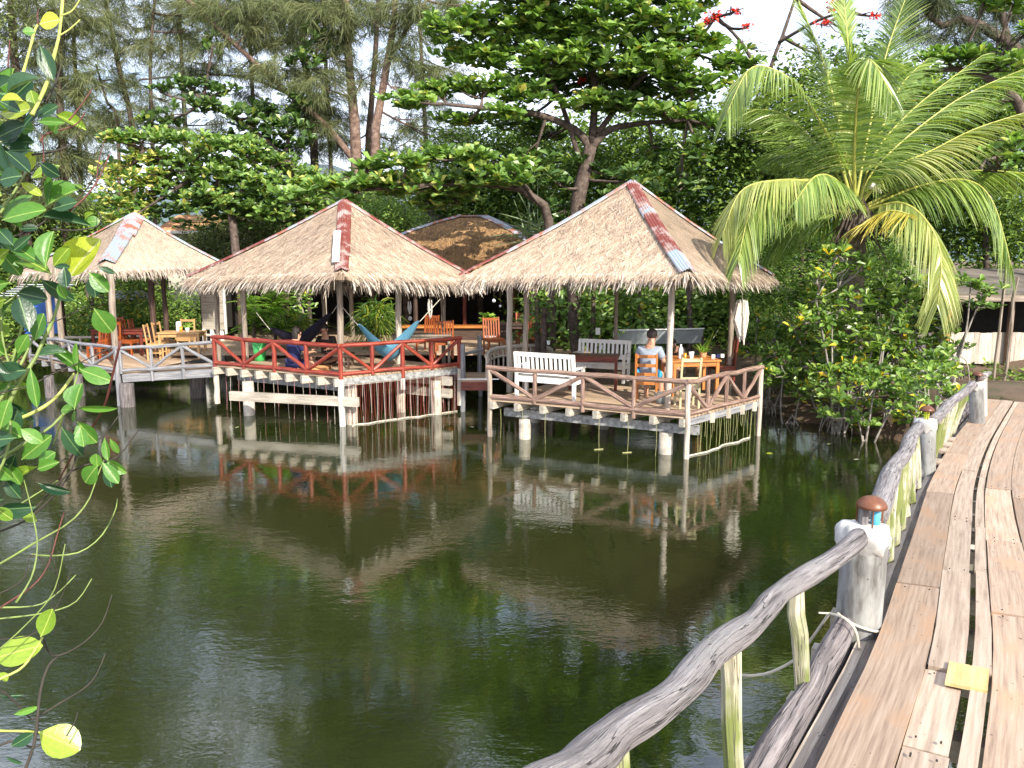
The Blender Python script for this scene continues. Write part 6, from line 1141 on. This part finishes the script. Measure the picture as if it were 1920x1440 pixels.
def person(label, loc, rz, shirt, hair, floor=False, lean=.0, sc=1., longhair=False, shades=False, bottoms='shorts', tilt=0.):
    t = thing('person', label, 'person', tuple(loc)); t.rotation_euler = (0, 0, R(rz)); t.scale = (sc,)*3; z0 = .14 if floor else .52
    def L(y, z): a = lean*(z-z0)/.6; return y+math.sin(a)*(z-z0), z0+(z-z0)*math.cos(a)
    V_ = []; E = []
    def add(x, y, z, r, par=None, r2=None, raw=False):
        if not raw: dz = z-.52+z0; y, z = L(y, dz)
        V_.append((x, y, z, r, r2 or r)); i = len(V_)-1
        if par is not None: E.append((par, i))
        return i
    pel = add(0, 0, .52, .15, None, .12); sp = add(0, -.01, .68, .135, pel, .11); chs = add(0, -.02, .86, .15, sp, .115); ub = add(0, -.01, .98, .12, chs, .09); nk = add(0, .02, 1.08, .055, ub); hb = add(0, .045, 1.16, .068, nk); hd = add(0, .04, 1.24, .088, hb, .098); ht = add(0, .035, 1.30, .072, hd)
    ns = add(0, .145, 1.215, .013, hd); cn = add(0, .10, 1.15, .03, hb)
    arms = []
    for s_ in (-1, 1):
        sh_ = add(s_*.17, -.01, .99, .058, ub); el = add(s_*.25, .1, .76, .042, sh_); wr = add(s_*.17, .32, .77, .027, el); pm = add(s_*.15, .39, .775, .030, wr, .016); arms.append((sh_, el))
        for k, (dx, l) in enumerate(((-.028, .07), (-.010, .082), (.009, .078), (.027, .062))):
            k1 = add(s_*.15+dx, .40+.02, .775, .0095, pm); k2 = add(s_*.15+dx*1.15, .42+l*.55, .765, .0085, k1); add(s_*.15+dx*1.2, .42+l, .745, .0075, k2)
        th = add(s_*.15-s_*.035, .37, .765, .010, pm); add(s_*.15-s_*.055, .41, .755, .0085, th)
    if floor: legs = [((.1, .04, .12, .09), (.34, .22, .16, .065), (.12, .36, .07, .045), (-.02, .40, .05, .04))]
    else: legs = [((.1, .05, .50, .095), (.13, .44, .50, .068), (.14, .40, .10, .042), (.15, .54, .045, .038))]
    lg = []
    for s_ in (-1, 1):
        pr = pel
        for j, (x, y, z, r) in enumerate(legs[0]): pr = add(s_*x, y+(.06 if floor and s_ > 0 and j > 1 else 0), z, r, pr, None, True); lg.append(pr)
    skin_mesh('body', V_, E, M['skin'], t)
    def sub_(ids, extra=.03, cut=None):
        mp_ = {i: k for k, i in enumerate(ids)}; vv = [(*V_[i][:3], V_[i][3]+extra, V_[i][4]+extra) for i in ids]; ee = [(mp_[a], mp_[b]) for a, b in E if a in mp_ and b in mp_]; return vv, ee
    vv, ee = sub_([pel, sp, chs, ub]); k = len(vv)
    for (sh_, el) in arms:
        s0 = V(*V_[sh_][:3]); e0 = V(*V_[el][:3]); m_ = s0+(e0-s0)*.75; vv += [(*s0, V_[sh_][3]+.026, V_[sh_][3]+.026), (*m_, .07, .07)]; ee += [(3, len(vv)-2), (len(vv)-2, len(vv)-1)]
    skin_mesh('shirt', vv, ee, M[shirt], t)
    vv = [(*V_[pel][:3], .165, .14)]; ee = []
    for i in (0, 4):
        a = V(*V_[lg[i]][:3]); b = V(*V_[lg[i+1]][:3]); vv += [(*a, .108, .108), (*(a+(b-a)*.75), .092, .092)]; ee += [(0, len(vv)-2), (len(vv)-2, len(vv)-1)]
    skin_mesh(bottoms, vv, ee, M['shorts' if bottoms == 'shorts' else shirt], t)
    hx, hy, hz = V_[hd][:3]; mb = MB(); mb.ellip((hx, hy-.022, hz+.035), .098, .112, .098, 16, 12)
    if longhair: mb.ellip((hx, hy-.085, hz-.06), .085, .055, .17, 12, 10)
    off = V(*t.location); vs_ = mb.v; mb.v = [v+off for v in vs_]; mb.build('hair', M[hair], t, smooth=True)
    for s_ in (-1, 1):
        mb = MB(); mb.ellip(V(s_*.094, hy+.0, hz-.02)+off, .012, .02, .03, 8, 6); mb.build('ear', M['skin'], t, smooth=True)
        mb = MB(); mb.ellip(V(s_*.033, hy+.088, hz-.005)+off, .013, .008, .008, 8, 6); mb.build('eye', M['blackwall'], t, smooth=True)
    mb = MB(); mb.ellip(V(0, hy+.086, hz-.075)+off, .025, .01, .007, 8, 6); mb.build('mouth', plain('lips', (.4, .12, .1)), t, smooth=True)
    if shades:
        mb = MB()
        for s_ in (-1, 1): mb.ellip(V(s_*.036, hy+.098, hz-.005)+off, .03, .008, .02, 10, 6)
        mb.beam(V(-.095, hy+.02, hz+.0)+off, V(-.06, hy+.097, hz)+off, .006, .008); mb.beam(V(.095, hy+.02, hz+.0)+off, V(.06, hy+.097, hz)+off, .006, .008); mb.build('sunglasses', M['ceramic'], t, smooth=True)
    return t
person('man in grey-blue shirt and blue shorts seen from behind, seated at a table', V(*ch.location)+V(.03, .03, -.05), -24, 'shirt', 'hair_grey', False, .2, 1.1)
person('woman in sunglasses leaning on the table, half hidden by the pale post', G(1274, 722, ZA)+V(0, .35, -.12), 150, 'hair', 'hair', False, .5, .95, True, True, 'skirt')
person('person in a dark blue dress sitting on the floor behind the red railing', along(549, 18.0, ZB), -35, 'shirt_dark', 'hair', True, .1, 1.0, True, False, 'skirt')
person('dark haired person sitting on the far side of the low table in the middle pavilion', along(612, 19.2, ZB), 170, 'hair', 'hair', True, .15, 1.0, True, False, 'skirt')

# ------------------------------------------------------------------ mangrove close to the camera at the left edge
fm = thing('mangrove_tree', 'close mangrove branches with large glossy leaves reaching in from the left edge over the water', 'tree', (-1.75, 2.3, -1.))
D0 = 2.15
def S(pts, dep=D0, w0=6, w1=3, n_=14):
    P = curve([W(px, py, dep+(i*.04)) for i, (px, py) in enumerate(pts)], n_); k = dep/FOC/2; return P, np.linspace(w0*k, w1*k, n_)*(1+.22*(np.arange(n_) % 4 == 0))
stems = {'green_branch': ('stem_green', [([(-60, 900), (-5, 810), (30, 725), (62, 680), (85, 630), (103, 590), (115, 540), (118, 490)], 10, 5), ([(-60, 840), (-5, 757), (30, 700), (55, 650), (70, 612)], 7, 4), ([(-60, 860), (-5, 862), (40, 835), (90, 805), (120, 775), (128, 765), (140, 720), (146, 698)], 7, 3),
     ([(30, 720), (10, 660), (2, 600), (8, 550)], 5, 3), ([(20, 690), (45, 600), (60, 560), (72, 515)], 5, 3), ([(-40, 610), (-5, 580), (40, 545), (60, 515)], 4, 3), ([(-40, 460), (0, 400), (20, 370), (45, 330), (50, 318)], 5, 3),
     ([(-40, 1075), (-5, 1060), (70, 1015), (130, 980), (165, 940), (182, 895), (195, 862)], 5, 2), ([(60, 1040), (100, 1042), (150, 1035), (190, 1005), (215, 960), (220, 935)], 4, 2), ([(-40, 1140), (0, 1139), (70, 1135), (110, 1110), (142, 1078)], 4, 2), ([(-40, 1165), (0, 1160), (80, 1150), (140, 1130), (172, 1085)], 4, 2),
     ([(30, 1130), (60, 1080), (70, 1020), (60, 960), (45, 900)], 4, 2), ([(-40, 980), (20, 955), (70, 925), (110, 900)], 4, 2), ([(120, 775), (108, 810), (100, 835)], 4, 2), ([(-40, 1250), (40, 1180), (100, 1110), (122, 1020)], 3, 2), ([(-60, 940), (0, 880), (20, 800), (0, 740)], 7, 4)]),
 'yellow_branch': ('stem_yellow', [([(60, 215), (73, 190), (90, 150), (100, 110), (112, 60), (119, -20)], 7, 5), ([(30, 170), (42, 140), (55, 95), (66, 55), (73, 45)], 5, 4), ([(-60, 800), (-5, 797), (60, 775), (105, 745), (140, 700)], 9, 5), ([(115, 29), (135, 20), (152, -5)], 3, 2), ([(113, 66), (130, 55), (150, 37)], 3, 2),
     ([(-60, 1300), (-5, 1275), (40, 1253), (65, 1220), (80, 1195)], 6, 4), ([(-60, 1365), (0, 1370), (50, 1371), (72, 1373)], 5, 4)]),
 'dark_twig': ('stem_dark', [([(85, 190), (100, 165), (110, 140), (115, 115)], 4, 2), ([(60, 290), (95, 285), (130, 272), (155, 240)], 4, 2), ([(98, 430), (140, 432), (180, 425), (190, 410), (185, 400)], 3, 2), ([(-40, 470), (60, 430), (110, 395), (150, 370), (195, 305)], 4, 2), ([(-40, 700), (50, 620), (110, 600), (160, 575)], 3, 2), ([(-40, 745), (50, 725), (100, 700), (150, 680), (210, 650)], 3, 2),
     ([(60, 960), (140, 880), (215, 860), (262, 803)], 4, 2), ([(90, 880), (140, 850), (190, 820), (226, 775)], 3, 2), ([(-40, 1010), (40, 980), (90, 940), (130, 890), (150, 830)], 5, 3), ([(40, 1460), (65, 1390), (75, 1300), (90, 1250), (108, 1232)], 7, 4), ([(82, 1198), (100, 1230), (150, 1210), (190, 1170), (210, 1115)], 4, 2), ([(60, 1350), (110, 1320), (170, 1280), (198, 1225)], 4, 2), ([(-40, 1280), (10, 1300), (60, 1350)], 6, 3), ([(-40, 1130), (40, 1090), (60, 1040), (110, 1080)], 3, 2), ([(125, 1380), (142, 1350), (145, 1335)], 3, 2), ([(-40, 1420), (20, 1390), (70, 1400), (110, 1350)], 6, 2), ([(90, 1030), (110, 1090), (85, 1180), (82, 1260)], 2, 1), ([(-40, 1200), (60, 1190), (110, 1130), (135, 1060)], 3, 1)]),
 'red_twig': ('stem_red', [([(226, 640), (212, 700), (198, 755), (180, 790), (150, 830), (110, 900)], 5, 3), ([(130, 225), (150, 200), (172, 168)], 3, 2), ([(130, 395), (160, 370), (185, 335), (205, 290)], 4, 2), ([(15, 125), (17, 95), (18, 75)], 3, 2), ([(-40, 1180), (0, 1140), (60, 1100), (90, 1060), (108, 1000), (120, 960)], 4, 2), ([(72, 45), (70, 30), (73, 16)], 3, 1), ([(75, 265), (90, 250), (140, 235), (160, 210)], 3, 2), ([(80, 330), (82, 290), (78, 250)], 3, 2), ([(180, 350), (186, 300), (200, 250)], 2, 1)])}
for nm, (mt_, lst) in stems.items():
    for pts, w0, w1 in lst:
        P, rr_ = S(pts, D0+rng.uniform(-.12, .12), w0, w1); mb = MB(); mb.tube(P, rr_, 7, .06); mb.build(nm, M[mt_], fm, smooth=True)
mb = MB(); mb.tube([(-1.9, 2.5, -1.2), (-1.8, 2.4, .6), (-1.75, 2.3, 2.), (-1.7, 2.3, 3.3), (-1.75, 2.4, 4.6)], [.06, .05, .04, .03, .015], 9, .1); mb.tube([(-2.2, 2.0, -1.2), (-1.95, 2.2, 1.2), (-1.8, 2.3, 2.)], [.04, .035, .03], 8, .1); mb.build('trunk', M['bark'], fm)
LV = {'mg_yellow': [(73, 45, 109, 35, 27), (130, 521, 176, 447, 52), (0, 213, 64, 210, 32), (37, 342, 78, 362, 15), (45, 323, 60, 286, 22), (45, 190, 0, 183, 16)],
 'mg_lime': [(70, 208, 56, 168, 18), (105, 215, 158, 237, 17), (2, 225, 18, 262, 22), (98, 515, 20, 463, 27), (100, 500, 128, 463, 20), (160, 412, 171, 398, 9), (76, 1195, 103, 1138, 28), (-12, 1236, 62, 1208, 46), (72, 1372, 150, 1404, 52), (-5, 1262, 16, 1276, 12), (-5, 320, 20, 305, 14), (58, 335, 105, 305, 17), (140, 345, 153, 352, 6), (70, 875, 20, 895, 16)],
 'mg_green': [(68, 60, 42, 57, 13), (14, 180, 18, 127, 22), (-5, 165, 22, 160, 14), (-5, 185, 8, 170, 20), (70, 228, 118, 228, 12), (110, 228, 97, 250, 16), (40, 240, 66, 245, 20), (3, 410, 46, 358, 26), (3, 413, 80, 388, 36), (85, 388, 141, 345, 42), (90, 385, 107, 328, 17), (160, 418, 184, 412, 17), (85, 500, 0, 440, 24), (86, 502, 92, 430, 28), (166, 510, 205, 547, 23), (176, 578, 210, 625, 32), (65, 640, 78, 588, 26), (82, 643, 165, 700, 18), (145, 697, 147, 643, 9), (150, 693, 201, 712, 26), (57, 688, 68, 764, 17), (140, 768, 146, 718, 34), (142, 765, 224, 763, 10), (138, 768, 110, 766, 16), (140, 768, 138, 790, 20), (145, 790, 178, 832, 32), (150, 800, 160, 838, 20), (72, 872, 97, 848, 22), (40, 862, 92, 818, 28), (70, 880, 105, 866, 18), (182, 877, 182, 850, 18), (184, 872, 152, 908, 28), (192, 866, 222, 906, 18), (200, 862, 234, 888, 20), (196, 820, 205, 862, 12), (206, 822, 222, 852, 10), (8, 600, -12, 560, 24), (5, 590, 20, 560, 16), (30, 720, 0, 735, 16), (45, 770, 20, 800, 22), (25, 1340, 70, 1327, 11), (-5, 870, 20, 900, 24), (60, 640, 30, 690, 14), (110, 530, 120, 560, 14)],
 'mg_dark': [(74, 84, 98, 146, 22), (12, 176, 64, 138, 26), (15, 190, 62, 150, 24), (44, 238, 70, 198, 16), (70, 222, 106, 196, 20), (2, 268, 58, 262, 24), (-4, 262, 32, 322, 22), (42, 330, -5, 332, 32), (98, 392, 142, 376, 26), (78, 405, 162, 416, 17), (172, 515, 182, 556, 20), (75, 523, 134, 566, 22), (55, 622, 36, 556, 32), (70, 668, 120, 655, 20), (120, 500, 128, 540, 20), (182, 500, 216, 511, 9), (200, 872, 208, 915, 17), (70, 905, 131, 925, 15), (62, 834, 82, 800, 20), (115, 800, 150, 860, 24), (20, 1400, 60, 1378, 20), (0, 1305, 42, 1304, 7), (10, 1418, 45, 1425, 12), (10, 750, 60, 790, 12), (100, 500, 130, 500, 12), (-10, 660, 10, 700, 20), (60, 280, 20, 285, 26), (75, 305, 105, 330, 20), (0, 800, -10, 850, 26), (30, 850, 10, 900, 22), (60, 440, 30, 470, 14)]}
for k in range(150):
    x0 = rng.uniform(-120, 40); y0 = rng.choice([rng.uniform(130, 480), rng.uniform(520, 960)]); a = rng.uniform(0, 6.28); l = rng.uniform(35, 70); LV[['mg_green', 'mg_dark', 'mg_dark', 'mg_lime'][rng.integers(0, 4)]].append((x0, y0, x0+math.cos(a)*l, y0+math.sin(a)*l*.8, l*.42))
TBs = [big_template(c_, d_, .5) for c_, d_ in ((.1, .1), (.35, .2), (.2, -.15), (.05, .25))]
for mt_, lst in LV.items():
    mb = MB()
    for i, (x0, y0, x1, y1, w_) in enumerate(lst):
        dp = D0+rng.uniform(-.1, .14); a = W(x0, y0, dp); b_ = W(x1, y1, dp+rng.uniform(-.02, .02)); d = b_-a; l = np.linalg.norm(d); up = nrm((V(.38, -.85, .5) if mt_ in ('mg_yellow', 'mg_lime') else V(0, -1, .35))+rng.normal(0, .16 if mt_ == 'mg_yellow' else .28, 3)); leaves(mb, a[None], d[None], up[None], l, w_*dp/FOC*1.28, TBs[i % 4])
    mb.build({'mg_yellow': 'yellow_leaves', 'mg_lime': 'lime_leaves', 'mg_green': 'green_leaves', 'mg_dark': 'shaded_leaves'}[mt_], M[mt_], fm, smooth=True)  # shaded_leaves: the shade is put into their darker leaf colour
